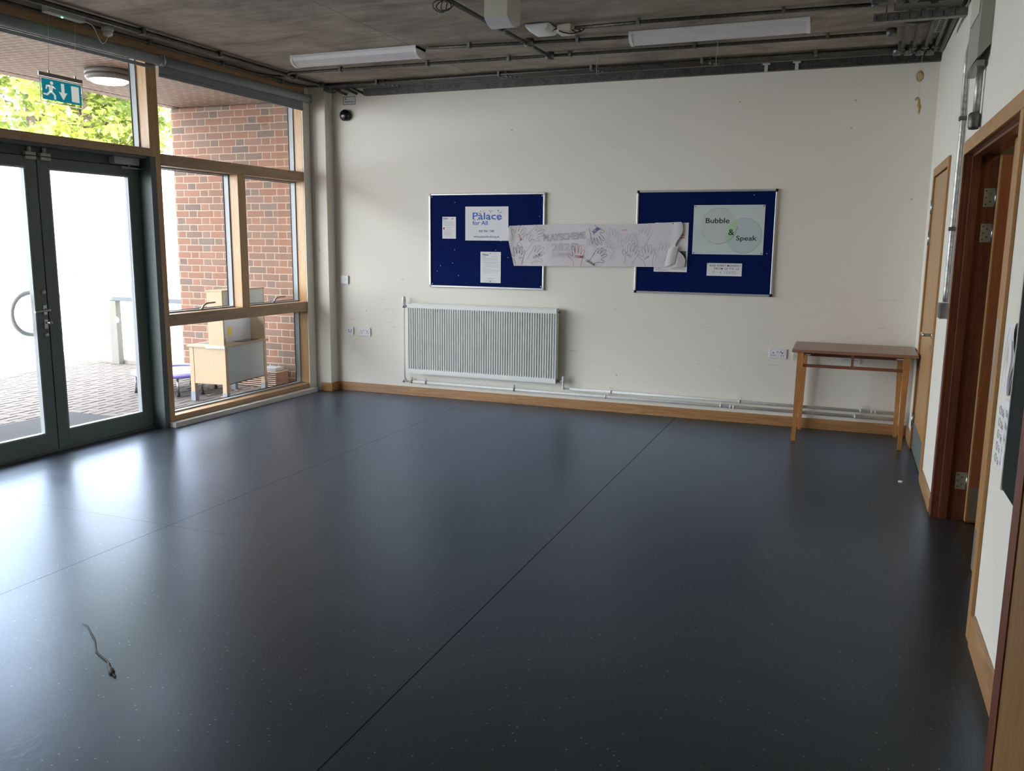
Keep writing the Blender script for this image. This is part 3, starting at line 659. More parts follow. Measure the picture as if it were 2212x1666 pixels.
b = MB().hexa([(5.955, -2.85, 2.455), (6.009, -2.85, 2.515), (6.009, -2.42, 2.515), (5.955, -2.42, 2.455), (5.955, -2.85, HC-.001), (6.009, -2.85, HC-.001), (6.009, -2.42, HC-.001), (5.955, -2.42, HC-.001)])
part('trunking_body', b, simple('grey_green_enamel', (.34, .345, .29), .5, var=.05), t)
part('lid_strip', MB().box(5.949, 5.9545, -2.80, -2.47, 2.67, HC-.001, .001), M['cream_pl'], t)
part('end_bracket', MB().box(5.958, 5.995, -2.80, -2.45, 2.425, 2.454, .002), M['steel_dark'], t)
t = thing('conduit', 'short steel conduit below the boxed trunking, ending in a capped box', 'conduit', (5.985, -2.74, 2.2))
part('pipe', MB().cyl((5.985, -2.74, 2.44), (5.985, -2.74, 2.21), .016, 14), M['galv_w'], t)
part('end_box', MB().lathe([(.020, 2.215), (.028, 2.205), (.028, 2.15), (.022, 2.135), (.001, 2.132)], (5.98, -2.74, 0), 'z', 18), M['galv_l'], t)
t = thing('conduit', 'tall kinked steel conduit down the right wall between the two doors', 'conduit', (5.99, -2.08, 1.25))
part('pipe', MB().tube(smoothpts([(5.985, -2.40, 2.68), (5.985, -2.28, 2.67), (5.988, -2.12, 2.62), (5.99, -2.06, 2.55), (5.992, -2.07, 2.40), (5.992, -2.10, 2.30), (5.992, -2.12, 2.20), (5.992, -2.10, 1.7), (5.992, -2.08, 1.24)], 5), .0145, 12), M['galv_w'], t)
for z in (2.27, 1.66): part('saddle', MB().box(5.972, 6.0095, -2.132, -2.085, z-.011, z+.011, .002), M['galv_l'], t)
single('switch_box', MB().box(5.962, 6.0095, -2.13, -2.03, 1.145, 1.235, .004).box(5.957, 5.962, -2.125, -2.035, 1.15, 1.23, .002), [M['steel_dark']], 'grey metal key switch box at the foot of the tall conduit', 'switch box', (5.985, -2.08, 1.145))

# strip lights
def strip_light(x0, x1, y, lab):
    t = thing('strip_light', lab, 'ceiling light', ((x0+x1)/2, y, 3.0), group='surface strip lights')
    zt = HC-.001; zb = 2.985; w = .082
    prof = [(-w, 3.046), (-w*.93, 3.022), (-w*.7, 3.002), (-w*.35, 2.990), (0, zb), (w*.35, 2.990), (w*.7, 3.002), (w*.93, 3.022), (w, 3.046)]
    part('body', MB().box(x0, x1, y-w*1.04, y+w*1.04, 3.046, zt, .002), M['white_pl'], t)
    b = MB()
    for i in range(len(prof)-1):
        a, c = prof[i], prof[i+1]; f = b.quad([(x0+.022, y+a[0], a[1]), (x1-.022, y+a[0], a[1]), (x1-.022, y+c[0], c[1]), (x0+.022, y+c[0], c[1])])
    part('diffuser', b, M['diffuser'], t)
    for x in (x0, x1-.022):
        part('end_cap', MB().prism([(x, y+a*1.06, z-.003) for a, z in prof]+[(x, y+w*1.06, zt), (x, y-w*1.06, zt)], (.022, 0, 0)), M['white_pl'], t)
strip_light(1.03, 2.20, -1.36, 'left strip light on the concrete ceiling, nearer the windows')
strip_light(3.86, 5.10, -1.24, 'right strip light on the concrete ceiling, nearer the doors')
# centre ceiling items
t = thing('ventilation_hood', 'cream box hanging from the ceiling with a curved underside', 'ceiling box', (3.45, -2.55, 2.9))
x0, x1, y0, y1 = 3.300, 3.452, -2.66, -2.44
part('casing', MB().box(x0, x1, y0, y1, 2.893, HC-.001, .003), M['cream_pl'], t)
b = MB(); nseg = 10
pr = [(y0+(y1-y0)*k/nseg, 2.893-.038*math.sin(PI*k/nseg)) for k in range(nseg+1)]
b.prism([(x0, a, c) for a, c in pr], (x1-x0, 0, 0))
part('curved_base', b, M['diffuser'], t)
t = thing('wireless_access_point', 'shallow white tapered box on the ceiling beside the crossing conduits', 'ceiling device', (3.31, -1.66, 3.03))
part('casing', MB().hexa([(3.25, -1.74, 3.02), (3.38, -1.74, 3.02), (3.38, -1.56, 3.02), (3.25, -1.56, 3.02), (3.215, -1.78, HC-.004), (3.415, -1.78, HC-.004), (3.415, -1.51, HC-.004), (3.215, -1.51, HC-.004)]).soften(.016), M['white_pl'], t)
t = thing('junction_box', 'small cream ceiling box with loops of black cable on its right', 'junction box', (3.49, -1.63, 3.0))
part('box_body', MB().box(3.44, 3.54, -1.70, -1.59, 3.005, HC-.001, .008, seg=3), M['cream_pl'], t)
part('cable', MB().tube(smoothpts([(3.46, -1.705, 3.02), (3.50, -1.76, 2.995), (3.56, -1.72, 2.99), (3.60, -1.66, 3.02), (3.55, -1.64, 3.04)]), .0045, 6).tube(smoothpts([(3.54, -1.66, 3.03), (3.59, -1.70, 3.0), (3.63, -1.68, 3.02), (3.62, -1.65, 3.045)]), .004, 6).tube(smoothpts([(3.44, -1.62, 3.04), (3.42, -1.62, 3.055), (3.40, -1.64, 3.045), (3.39, -1.65, 3.035)]), .004, 6), M['black_rub'], t)
b = MB()
for k in range(3):
    c = (2.99+.02*k, -2.62, 3.0); b.tube([(c[0]+.045*math.cos(a*PI/8+k), c[1]+.02*math.sin(a*PI/5), 3.0+.035*math.sin(a*PI/8+k)) for a in range(17)], .003, 6)
single('cable_coil', b, M['black_rub'], 'coil of black cable tied to the ceiling at the top edge', 'cable', (3.0, -2.62, 3.03))
def string(x, y, L, lab, z0=HC-.002, mat='string'):
    single('string', MB().tube(smoothpts([(x, y, z0), (x+.004, y, z0-L*.35), (x-.004, y, z0-L*.7), (x+.001, y, z0-L)]), .0014, 5), M[mat], lab, 'string', (x, y, z0-L))
string(2.95, -2.56, .11, 'short thread hanging from the ceiling near the cream box')
string(3.477, -.793, .19, 'thread hanging from the ceiling between the two boards')
string(4.42, -.83, .18, 'thread hanging from the ceiling above the right board')
string(.648, -.27, .22, 'pale string dangling from conduits beside the pier', z0=3.03)
t = thing('hanging_ornament', 'string of straw ornaments hanging in the right ceiling corner', 'ornament', (5.86, -.25, 2.56))
part('cord', MB().tube([(5.865, -.25, 3.02), (5.858, -.25, 2.865), (5.862, -.25, 2.80), (5.863, -.25, 2.68)], .0012, 5), M['string'], t)
b = MB()
for k in range(6):
    a = k*PI/6; b.tube([(5.858+.026*math.cos(u*PI/6)*math.cos(a), -.25+.026*math.cos(u*PI/6)*math.sin(a), 2.833+.040*math.sin(u*PI/6)) for u in range(13)], .0028, 5)
part('straw_ball', b, M['straw'], t)
b = MB().tube(smoothpts([(5.84, -.25, 2.66), (5.855, -.25, 2.675), (5.868, -.25, 2.65), (5.862, -.25, 2.62), (5.872, -.25, 2.60), (5.872, -.25, 2.56)]), .009, 6).tube(smoothpts([(5.868, -.25, 2.64), (5.880, -.25, 2.61), (5.870, -.25, 2.58)]), .006, 6)
part('straw_figure', b, M['straw'], t)

# ================================================================== BACK WALL THINGS
def board(x0, z0, lab, corner_mat, mark):
    x1, z1 = x0+1.205, z0+.905
    t = thing('noticeboard', lab, 'noticeboard', (x0+.6, 0, z0))
    fw = .018
    b = MB().box(x0+.02, x1-.02, -.022, -.001, z1-fw, z1, .004).box(x0+.02, x1-.02, -.022, -.001, z0, z0+fw, .004).box(x0, x0+fw, -.022, -.001, z0+.02, z1-.02, .004).box(x1-fw, x1, -.022, -.001, z0+.02, z1-.02, .004)
    part('frame', b, M['frame_al'], t)
    part('felt_panel', MB().box(x0+.012, x1-.012, -.014, -.001, z0+.012, z1-.012), M['felt'], t)
    for cx, sx in ((x0, 1), (x1, -1)):
        for cz, sz in ((z0, 1), (z1, -1)):
            a, b2 = sorted((cx-sx*.001, cx+sx*.024)); c, d = sorted((cz-sz*.001, cz+sz*.024))
            part('corner_cap', MB().box(a, b2, -.025, -.001, c, d, .005), M[corner_mat], t)
            part('screw_cap', MB().lathe([(.006, -.0142), (.005, -.017), (.001, -.018)], (cx+sx*.032, 0, cz+sz*.032), 'y', 10), M['white_pl'], t) if mark else None
    return t
board(1.584, 1.118, 'left royal blue noticeboard with silver frame above the radiator', 'silver', True)
board(3.656, 1.122, 'right royal blue noticeboard with black corner caps', 'black_pl', False)
YP = -.0145
def sheet(name, x0, x1, z0, z1, lab, cat, mat='paper', y=YP, th=.0008, group=None):
    t = thing(name, lab, cat, ((x0+x1)/2, y, z0), group=group)
    part('sheet', MB().box(x0, x1, y-th, y, z0, z1), M[mat], t); return t, y-th-.0002
def tx(parent, s, x, z, size, y, mat, name='lettering', **k):
    b = MB(); add_text(b, s, size, fmat((x, y-.0003, z), (1, 0, 0), (0, 0, 1)), **k); return part(name, b, M[mat], parent)
def lines(parent, rows, y, mat='ink_grey', name='printed_text', h=.0016):
    b = MB()
    for x0, x1, z in rows: b.box(x0, x1, y-.0003, y, z-h/2, z+h/2)
    part(name, b, M[mat], parent)
# poster on left board
t, y = sheet('poster', 1.974, 2.422, 1.576, 1.897, 'large white poster with blue lettering and a phone number on the left board', 'poster', y=-.016)
part('lettering', fit(MB(), 'Palace', 2.051, 2.355, 1.777, .064, y-.0003, bold=.016), M['ink_blue'], t)
part('lettering', fit(MB(), 'for All', 2.051, 2.210, 1.724, .040, y-.0003, bold=.018), M['ink_blue'], t)
part('lettering', fit(MB(), '020 7561 1589', 2.117, 2.277, 1.657, .019, y-.0003, bold=.02), M['ink_navy'], t)
part('lettering', fit(MB(), 'www.palaceforall.org.uk', 2.061, 2.333, 1.605, .018, y-.0003, bold=.012), M['ink_navy'], t)
b = MB(); rnd = random.Random(3)
for k in range(34):
    x = 2.04+rnd.random()*.32; z = (1.745+rnd.random()*.022) if k % 2 else (1.825+rnd.random()*.035); r = .002+rnd.random()*.003
    if z < 1.78: z = 1.770+rnd.random()*.006; x = 2.06+rnd.random()*.28
    b.lathe([(r, y-.0004), (.0002, y-.0005)], (x, 0, z), 'y', 8)
part('confetti_dots', b, M['ink_navy'], t)
# small notice left
t, y = sheet('notice', 1.727, 1.873, 1.592, 1.801, 'small white printed notice at the left of the left board', 'notice')
tx(t, 'Palace', 1.733, 1.779, .022, y, 'ink_navy', bold=.0006); tx(t, 'for All', 1.734, 1.768, .011, y, 'ink_navy')
lines(t, [(1.745, 1.855, 1.752), (1.740, 1.86, 1.742), (1.75, 1.85, 1.730), (1.74, 1.86, 1.718), (1.76, 1.84, 1.700), (1.77, 1.83, 1.686), (1.745, 1.855, 1.668), (1.74, 1.835, 1.654), (1.74, 1.83, 1.64), (1.74, 1.83, 1.63), (1.76, 1.83, 1.618)], y)
part('photo', MB().box(1.735, 1.752, y-.0003, y, 1.680, 1.700), M['ink_red'], t)
part('logo', MB().box(1.828, 1.836, y-.0003, y, 1.776, 1.784).box(1.838, 1.848, y-.0003, y, 1.783, 1.788), M['ink_navy'], t)
# lower notice
t, y = sheet('notice', 2.135, 2.347, 1.173, 1.470, 'white A4 notice pinned low on the left board', 'notice')
tx(t, 'Palace', 2.155, 1.434, .026, y, 'ink_navy', bold=.0006); tx(t, 'for All', 2.156, 1.420, .012, y, 'ink_navy')
part('logo', MB().prism([(2.232, y, 1.452), (2.246, y, 1.462), (2.240, y, 1.448)], (0, -.0003, 0)), M['ink_navy'], t)
lines(t, [(2.245, 2.315, 1.424), (2.155, 2.325, 1.405), (2.155, 2.30, 1.397), (2.155, 2.325, 1.384), (2.155, 2.325, 1.368), (2.165, 2.29, 1.36), (2.155, 2.325, 1.344), (2.155, 2.325, 1.328), (2.155, 2.23, 1.31), (2.155, 2.325, 1.296), (2.155, 2.325, 1.284), (2.155, 2.325, 1.27), (2.2, 2.28, 1.218), (2.21, 2.27, 1.208), (2.17, 2.31, 1.19)], y)
for x, z in ((2.240, 1.187),): part('pin', MB().lathe([(.005, y), (.004, y-.006), (.001, y-.007)], (x, 0, z), 'y', 10), M['black_pl'], t)
b = MB(); rnd = random.Random(11)
for k in range(26):
    c = rnd.choice([(1.62, 2.75, 1.15, 2.0), (3.70, 4.82, 1.15, 2.0)]); x = c[0]+rnd.random()*(c[1]-c[0]); z = c[2]+rnd.random()*(c[3]-c[2])
    b.box(x-.004, x+.004, -.0150, -.0142, z-.0022, z+.0022, rot=Matrix.Rotation(rnd.random(), 3, 'Y'))
single('staple', b, M['white_pl'], 'scattered white staples left in the blue felt of the boards', 'staples', (3.2, -.0145, 1.5), kind='stuff')
# tape remains at the left board's right edge
single('torn_tape', MB().ribbon([(2.765, -.024, 1.985), (2.772, -.030, 1.94), (2.762, -.026, 1.90), (2.780, -.032, 1.87)], .016, (0, -1, 0)).ribbon([(2.775, -.026, 1.93), (2.815, -.030, 1.905), (2.800, -.03, 1.93)], .008, (0, -1, 0)).ribbon([(2.748, -.017, 1.86), (2.742, -.018, 1.80), (2.75, -.017, 1.74)], .01, (0, -1, 0)), M['perspex'], 'torn clear tape stuck to the top right edge of the left board', 'tape', (2.77, -.025, 1.85))
# right board
t, y = sheet('flyer', 3.829, 4.125, 1.316, 1.747, 'white flyer with orange and green print half hidden by the banner', 'flyer', y=-.0150)
part('photo', MB().box(4.05, 4.112, y-.0003, y, 1.39, 1.50), M['ink_green'], t)
lines(t, [(4.05, 4.10, 1.640), (4.05, 4.095, 1.615)], y, 'ink_orange', 'headline', .008)
lines(t, [(3.845, 3.955, 1.330), (3.985, 4.11, 1.342)], y, 'ink_red', 'red_rule', .003)
lines(t, [(3.845, 3.90, 1.342), (4.07, 4.11, 1.332), (4.0, 4.11, 1.352)], y, 'ink')
t, y = sheet('poster', 4.165, 4.765, 1.476, 1.897, 'pale silvery poster of two overlapping soap bubbles on the right board', 'poster', mat='paper_s', y=-.0150)
part('border', MB().box(4.165, 4.765, y-.0002, y, 1.476, 1.479).box(4.165, 4.765, y-.0002, y, 1.894, 1.897).box(4.165, 4.168, y-.0002, y, 1.476, 1.897).box(4.762, 4.765, y-.0002, y, 1.476, 1.897), M['paper'], t)
def ringm(cx, cz, r, cols, w=.003):
    for a0, a1, mt in cols:
        part('bubble_outline', MB().ribbon([(cx+r*math.cos(math.radians(a)), y-.0004, cz+r*math.sin(math.radians(a))) for a in range(a0, a1+1, 5)], w, (0, -1, 0)), mt, t)
mb1 = simple('bubble_violet', (.10, .10, .30), .5); mb2 = simple('bubble_grey', (.33, .36, .48), .5); mb3 = simple('bubble_yellow', (.72, .66, .40), .5); mb4 = simple('bubble_green', (.16, .30, .20), .5); mb5 = simple('bubble_pink', (.62, .20, .62), .5); mb6 = simple('bubble_lime', (.45, .66, .42), .5)
part('bubble_fill', MB().prism([(4.386+.150*math.cos(a*PI/20), y, 1.719+.150*math.sin(a*PI/20)) for a in range(40)], (0, -.0001, 0)), simple('bubble_fill_a', (.58, .63, .60), .5), t)
part('bubble_fill', MB().prism([(4.597+.150*math.cos(a*PI/20), y-.0001, 1.638+.148*math.sin(a*PI/20)) for a in range(40)], (0, -.0001, 0)), simple('bubble_fill_b', (.50, .60, .59), .5), t)
lens = []
for a in range(-70, 50, 6): lens.append((4.386+.150*math.cos(math.radians(a)), y-.0002, 1.719+.150*math.sin(math.radians(a))))
for a in range(110, 235, 6): lens.append((4.597+.150*math.cos(math.radians(a)), y-.0002, 1.638+.148*math.sin(math.radians(a))))
part('bubble_overlap', MB().prism([p for p in lens if (Vector(p)-Vector((4.386, p[1], 1.719))).length < .1515 and (Vector(p)-Vector((4.597, p[1], 1.638))).length < .1515], (0, -.0001, 0)), mb6, t)
ringm(4.386, 1.719, .153, [(60, 150, mb2), (150, 190, mb3), (190, 260, mb2), (-100, 0, mb1), (0, 60, mb3)])
ringm(4.597, 1.638, .150, [(-40, 75, mb4), (75, 105, mb5), (105, 235, mb6), (-125, -100, mb5), (-100, -40, mb4)])
for ss, xa, xb, zz, hh in (('Bubble', 4.27, 4.473, 1.744, .043), ('&', 4.468, 4.518, 1.642, .050), ('Speak', 4.536, 4.709, 1.597, .040)): part('lettering', fit(MB(), ss, xa, xb, zz, hh, y-.0007, bold=.014), M['ink'], t)
for x, z in ((4.178, 1.885), (4.752, 1.886), (4.752, 1.486), (4.178, 1.486)): part('pin', MB().lathe([(.005, y), (.004, y-.005), (.001, y-.006)], (x, 0, z), 'y', 10), M['black_pl'], t)
t, y = sheet('note', 4.299, 4.598, 1.290, 1.400, 'small handwritten note below the bubble poster', 'note', y=-.0150)
for ss, xa, xb, zz, hh, mm in (('AND EVERY MONDAY', 4.318, 4.588, 1.371, .017, 'ink'), ('FROM 10 TO 12', 4.362, 4.572, 1.345, .016, 'ink'), ('0 - 4 YEARS', 4.352, 4.550, 1.311, .021, 'ink_grey2')): part('lettering', fit(MB(), ss, xa, xb, zz, hh, y-.0003, bold=.01, space=1.15), M[mm], t)
part('pin', MB().lathe([(.004, y), (.003, y-.004), (.001, y-.005)], (4.308, 0, 1.392), 'y', 10), M['black_pl'], t)

# banner
BX0, BX1 = 2.404, 4.096
def bz(u, v):   # u along 0..1, v up 0..1 -> x, z
    xl = 2.404+(1-v)*.085; xr = 4.055+.02*math.sin(v*9)+(1-v)*.045-.045*math.exp(-((v-.45)/.16)**2)
    x = xl+(xr-xl)*u; zb = 1.342+.018*u; zt = 1.713+.036*u+.006*math.sin(u*7)
    return x, zb+(zt-zb)*v
def by(x, z):
    e = .010*math.exp(-((x-2.44)/.04)**2)+.010*math.exp(-((x-4.04)/.04)**2)*(1.3-(z-1.35)*1.5)
    return -.034-e-.0016*math.sin(x*11+z*6)-.0007*math.sin(x*43+z*13)
t = thing('paper_banner', 'long crumpled white paper banner of traced hands bridging the two boards', 'banner', (3.25, -.035, 1.34))
def bf(u, v): x, z = bz(u, v); return (x, by(x, z), z)
part('paper', MB().grid(90, 12, bf), M['paper_b'], t)
part('folded_corner', MB().grid(8, 6, lambda u, v: (3.93+.09*u+.03*v, -.050-.008*math.sin(u*PI), 1.36+.16*v+.03*u)), M['paper_b'], t)
HAND = [(-.28,-.75),(-.33,-.35),(-.62,-.05),(-.72,.12),(-.62,.20),(-.42,.05),(-.33,.12),(-.42,.62),(-.36,.74),(-.25,.66),(-.14,.22),(-.12,.78),(-.03,.92),(.06,.80),(.08,.24),(.20,.72),(.29,.80),(.36,.70),(.26,.14),(.46,.44),(.56,.46),(.58,.36),(.40,-.15),(.34,-.40),(.24,-.75)]
def hand(x, z, s, ang, mat, mir=1, w=.0032, cut=0):
    P = smoothpts([(a*mir, b, 0) for a, b in HAND[cut:]], 4); ca, sa = math.cos(ang), math.sin(ang); L = []
    for p in P:
        X = x+(p.x*ca-p.y*sa)*s; Z = z+(p.x*sa+p.y*ca)*s
        Z = min(max(Z, 1.352), 1.722); L.append((X, by(X, Z)-.0007, Z))
    part('hand_outline', MB().ribbon(L, w, (0, -1, 0)), M[mat], t)
D = math.radians
for a in ((2.530, 1.630, .115, D(-28), 'ink_grey'), (2.70, 1.64, .11, D(-65), 'ink_grey', -1), (2.615, 1.560, .11, D(-20), 'ink_grey2'), (2.535, 1.430, .115, D(2), 'ink', 1, .003), (2.705, 1.445, .118, D(-48), 'ink_grey', -1, .0028),
          (3.29, 1.64, .115, D(-150), 'ink', 1, .003), (3.115, 1.44, .125, D(2), 'ink_red'), (3.245, 1.52, .10, D(-5), 'ink_grey2'), (3.315, 1.44, .105, D(-50), 'ink', -1), (3.41, 1.49, .105, D(-8), 'ink_grey2'),
          (3.45, 1.60, .11, D(15), 'ink_grey2'), (3.60, 1.545, .12, D(-20), 'ink_grey2'), (3.62, 1.46, .12, D(-15), 'ink_grey'), (3.725, 1.62, .125, D(-12), 'ink_grey2'), (3.775, 1.45, .120, D(8), 'ink_grey'), (3.905, 1.48, .115, D(-20), 'ink_grey2')): hand(*a)
def btext(s, x, z, size, mat, ang=0, **k):
    b = MB(); add_text(b, s, size, fmat((x, by(x, z)-.0085, z), (math.cos(ang), 0, math.sin(ang)), (-math.sin(ang), 0, math.cos(ang))), **k); part('lettering', b, M[mat], t)
part('lettering', fit(MB(), 'PLAYSCHEME', 2.788, 3.195, 1.574, .062, by(3.0, 1.61)-.006, D(4.2), outline=.012, space=1.05), M['ink_grey'], t)
part('lettering', fit(MB(), '2025', 2.870, 3.099, 1.487, .066, by(3.0, 1.5)-.006, D(2), outline=.011, space=1.05), M['ink_grey2'], t)
part('lettering', fit(MB(), 'SUMMER', 2.871, 3.090, 1.426, .050, by(3.0, 1.45)-.006, D(1.5), outline=.009, space=1.05), M['ink_grey2'], t)
btext('TOMI', 3.095, 1.425, .034, 'ink_red', bold=.0006); btext('Tiny', 3.56, 1.46, .040, 'ink_grey', D(-18)); btext('LOUR', 2.69, 1.415, .030, 'ink', D(22)); btext('LENNA', 3.20, 1.40, .030, 'ink', D(-30), bold=.0006)
btext('Luis', 3.75, 1.42, .030, 'ink', D(30)); btext('Maria', 3.53, 1.668, .024, 'ink_orange', D(12)); btext('JOEL', 3.27, 1.648, .036, 'ink_navy', D(40), bold=.001); btext('Hina', 2.525, 1.635, .036, 'ink_red', D(-60)); btext('LU', 2.54, 1.41, .026, 'ink')
for x, z in ((2.435, 1.708), (3.99, 1.738)): part('pin', MB().lathe([(.005, by(x, z)), (.004, by(x, z)-.006), (.001, by(x, z)-.007)], (x, 0, z), 'y', 10), M['black_pl'], t)

# warning sign + sounder
t, y = sheet('warning_sign', .622, .764, 2.905, 2.983, 'tiny framed warning label near the ceiling in the left corner', 'sign', y=-.0005)
part('border', MB().box(.622, .764, y-.0004, y, 2.978, 2.983).box(.622, .764, y-.0004, y, 2.905, 2.910).box(.622, .627, y-.0004, y, 2.905, 2.983).box(.759, .764, y-.0004, y, 2.905, 2.983), M['ink'], t)
lines(t, [(.640, .752, 2.936), (.64, .752, 2.930)], y, 'ink', 'printed_text', .004); lines(t, [(.67, .745, 2.965), (.67, .74, 2.958), (.64, .74, 2.948), (.65, .745, 2.92), (.65, .745, 2.915)], y)
part('symbol', MB().prism([(.640, y, 2.962), (.650, y, 2.972), (.660, y, 2.962), (.650, y, 2.952)], (0, -.0004, 0)), M['ink'], t)
t = thing('alarm_sounder', 'glossy black dome sounder high on the back wall in the left corner', 'alarm', (.657, 0, 2.80))
part('base', MB().lathe([(.052, -.0005), (.055, -.018)], (.657, 0, 2.80), 'y', 28), M['black_pl'], t)
part('dome', MB().lathe([(.055, -.018), (.057, -.035), (.050, -.052), (.033, -.062), (.001, -.066)], (.657, 0, 2.80), 'y', 28), M['black_pl'], t)

# electrical accessories
def plate(x0, x1, z0, z1, lab, cat, name, mat='white_pl', d=.011):
    t = thing(name, lab, cat, ((x0+x1)/2, 0, z0)); part('face_plate', MB().box(x0, x1, -d, -.0005, z0, z1, .003, seg=2), M[mat], t); return t, -d
def dot(t, x, z, y, r=.003, mat='black_pl', name='hole'):
    part(name, MB().lathe([(r, y-.0001), (r*.9, y-.0006), (.0003, y-.0007)], (x, 0, z), 'y', 10), M[mat], t)
def double_socket(x0, z0, lab, mat='white_pl', w=.147, h=.086):
    t, y = plate(x0, x0+w, z0, z0+h, lab, 'socket', 'double_socket', mat)
    for cx in (x0+.036, x0+w-.036):
        part('earth_slot', MB().box(cx-.0035, cx+.0035, y-.0006, y-.0001, z0+.046, z0+.055), M['black_pl'], t)
        part('pin_slot', MB().box(cx-.014, cx-.006, y-.0006, y-.0001, z0+.026, z0+.031), M['black_pl'], t)
        part('pin_slot', MB().box(cx+.006, cx+.014, y-.0006, y-.0001, z0+.026, z0+.031), M['black_pl'], t)
    for cx in (x0+w/2-.014, x0+w/2+.014): part('rocker_switch', MB().box(cx-.008, cx+.008, y-.005, y-.0001, z0+.052, z0+.070, .002), M['white_pl'], t)
    dot(t, x0+.010, z0+h/2, y, .0022, 'steel_dark', 'screw'); dot(t, x0+w-.010, z0+h/2, y, .0022, 'steel_dark', 'screw'); return t
t = double_socket(.746, .588, 'white double socket low on the back wall left of the radiator')
t, y = plate(.605, .690, .592, .676, 'white data outlet with four black ports, left of the double socket', 'outlet', 'data_outlet')
for a, c in ((.632, .642), (.664, .642), (.639, .624), (.660, .624)): dot(t, a, c, y, .0055)
t, y = plate(.556, .642, 1.120, 1.206, 'white switched outlet on the back wall beside the pier at chest height', 'switch', 'fused_switch', d=.018)
part('rocker_switch', MB().box(.590, .612, y-.005, y-.0001, 1.155, 1.185, .002), M['white_pl'], t); dot(t, .564, 1.163, y, .002, 'steel_dark', 'screw')
t = double_socket(4.865, .590, 'grey-white double socket on the back wall left of the wooden table')
t, y = plate(5.066, 5.150, .583, .668, 'cream single socket half hidden by the table leg', 'socket', 'single_socket', 'cream_pl', d=.022)
dot(t, 5.085, .628, y, .003); part('rocker_switch', MB().box(5.10, 5.118, y-.005, y-.0001, .61, .64, .002), M['cream_pl'], t)
t = double_socket(5.455, .583, 'double socket on the wall under the wooden table')

# radiator
RX0, RX1, RZ0, RZ1, RY = 1.372, 2.950, .250, .948, -.105
t = thing('radiator', 'white ribbed double panel radiator below the left noticeboard', 'radiator', (2.16, -.06, .25))
def ribf():
    b = MB(); n = 63; x0, x1 = RX0+.004, RX1-.010; pitch = (x1-x0)/n; d = .028
    z0, z1 = RZ0+.040, RZ1-.040
    prof = [(0, 0), (.38, 0), (.50, 1), (.90, 1), (1.0, 0)]
    P = []
    for k in range(n):
        for a, e in prof[:-1]: P.append((x0+(k+a)*pitch, e))
    P.append((x1, 0))
    lo0 = [b.bm.verts.new((x, RY, RZ0+.004)) for x, e in P]; lo = [b.bm.verts.new((x, RY, z0)) for x, e in P]
    l1 = [b.bm.verts.new((x, RY+e*d, z0+.012)) for x, e in P]; l2 = [b.bm.verts.new((x, RY+e*d, z1-.012)) for x, e in P]
    hi = [b.bm.verts.new((x, RY, z1)) for x, e in P]; hi0 = [b.bm.verts.new((x, RY, RZ1-.004)) for x, e in P]; top = [b.bm.verts.new((x, RY+.006, RZ1)) for x, e in P]
    for A, B in ((lo0, lo), (lo, l1), (l1, l2), (l2, hi), (hi, hi0), (hi0, top)):
        for k in range(len(P)-1): b.bm.faces.new((A[k], A[k+1], B[k+1], B[k]))
    return b
part('front_panel', ribf(), M['rad'], t)
part('back_panel', MB().box(RX0+.02, RX1-.02, -.048, -.036, RZ0, RZ1-.01, .003), M['rad'], t)
part('top_grille', MB().box(RX0+.04, RX1, -.092, -.036, RZ1-.004, RZ1+.006, .001), M['rad'], t)
b = MB().box(RX0, RX0+.004, RY, -.034, RZ0+.01, RZ1).box(RX1-.010, RX1, RY-.002, -.034, RZ0-.004, RZ1+.002, .001)
part('side_panel', b, M['rad'], t)
b = MB()
for k in range(76): x = RX0+.03+k*.0203; b.box(x, x+.0012, RY+.014, -.05, RZ0+.03, RZ1-.03)
part('convector_fins', b, M['rad'], t)
part('bottom_edge', MB().box(RX0+.05, RX1, -.100, -.034, RZ0-.006, RZ0+.004, .001), M['rad'], t)
part('bleed_valve', MB().cyl((RX1, -.06, RZ1-.03), (RX1+.022, -.06, RZ1-.03), .007, 10).cyl((RX1+.018, -.075, RZ1-.03), (RX1+.018, -.045, RZ1-.01), .004, 8), M['steel_dark'], t)
for x in (RX0+.35, RX1-.38): part('bracket', MB().box(x, x+.03, -.036, -.001, RZ0+.1, RZ1-.1), M['rad'], t)
v = part('thermostatic_valve', MB().lathe([(.012, .900), (.014, .925), (.020, .935), (.021, .975), (.017, .995), (.015, 1.015), (.001, 1.018)], (1.322, -.07, 0), 'z', 16), M['white_pl'], t)
part('valve_collar', MB().lathe([(.015, .905), (.015, .935)], (1.322, -.07, 0), 'z', 14).cyl((1.322, -.07, .918), (1.375, -.07, .918), .011, 12), M['steel_dark'], v)
v = part('lockshield_valve', MB().cyl((2.952, -.07, .268), (3.016, -.07, .268), .010, 12).lathe([(.013, .255), (.013, .30), (.009, .318), (.001, .319)], (3.016, -.07, 0), 'z', 14), M['white_pl'], t)
part('valve_nut', MB().lathe([(.015, 2.955), (.015, 2.985)], (0, -.07, .268), 'x', 6), M['steel_dark'], v)
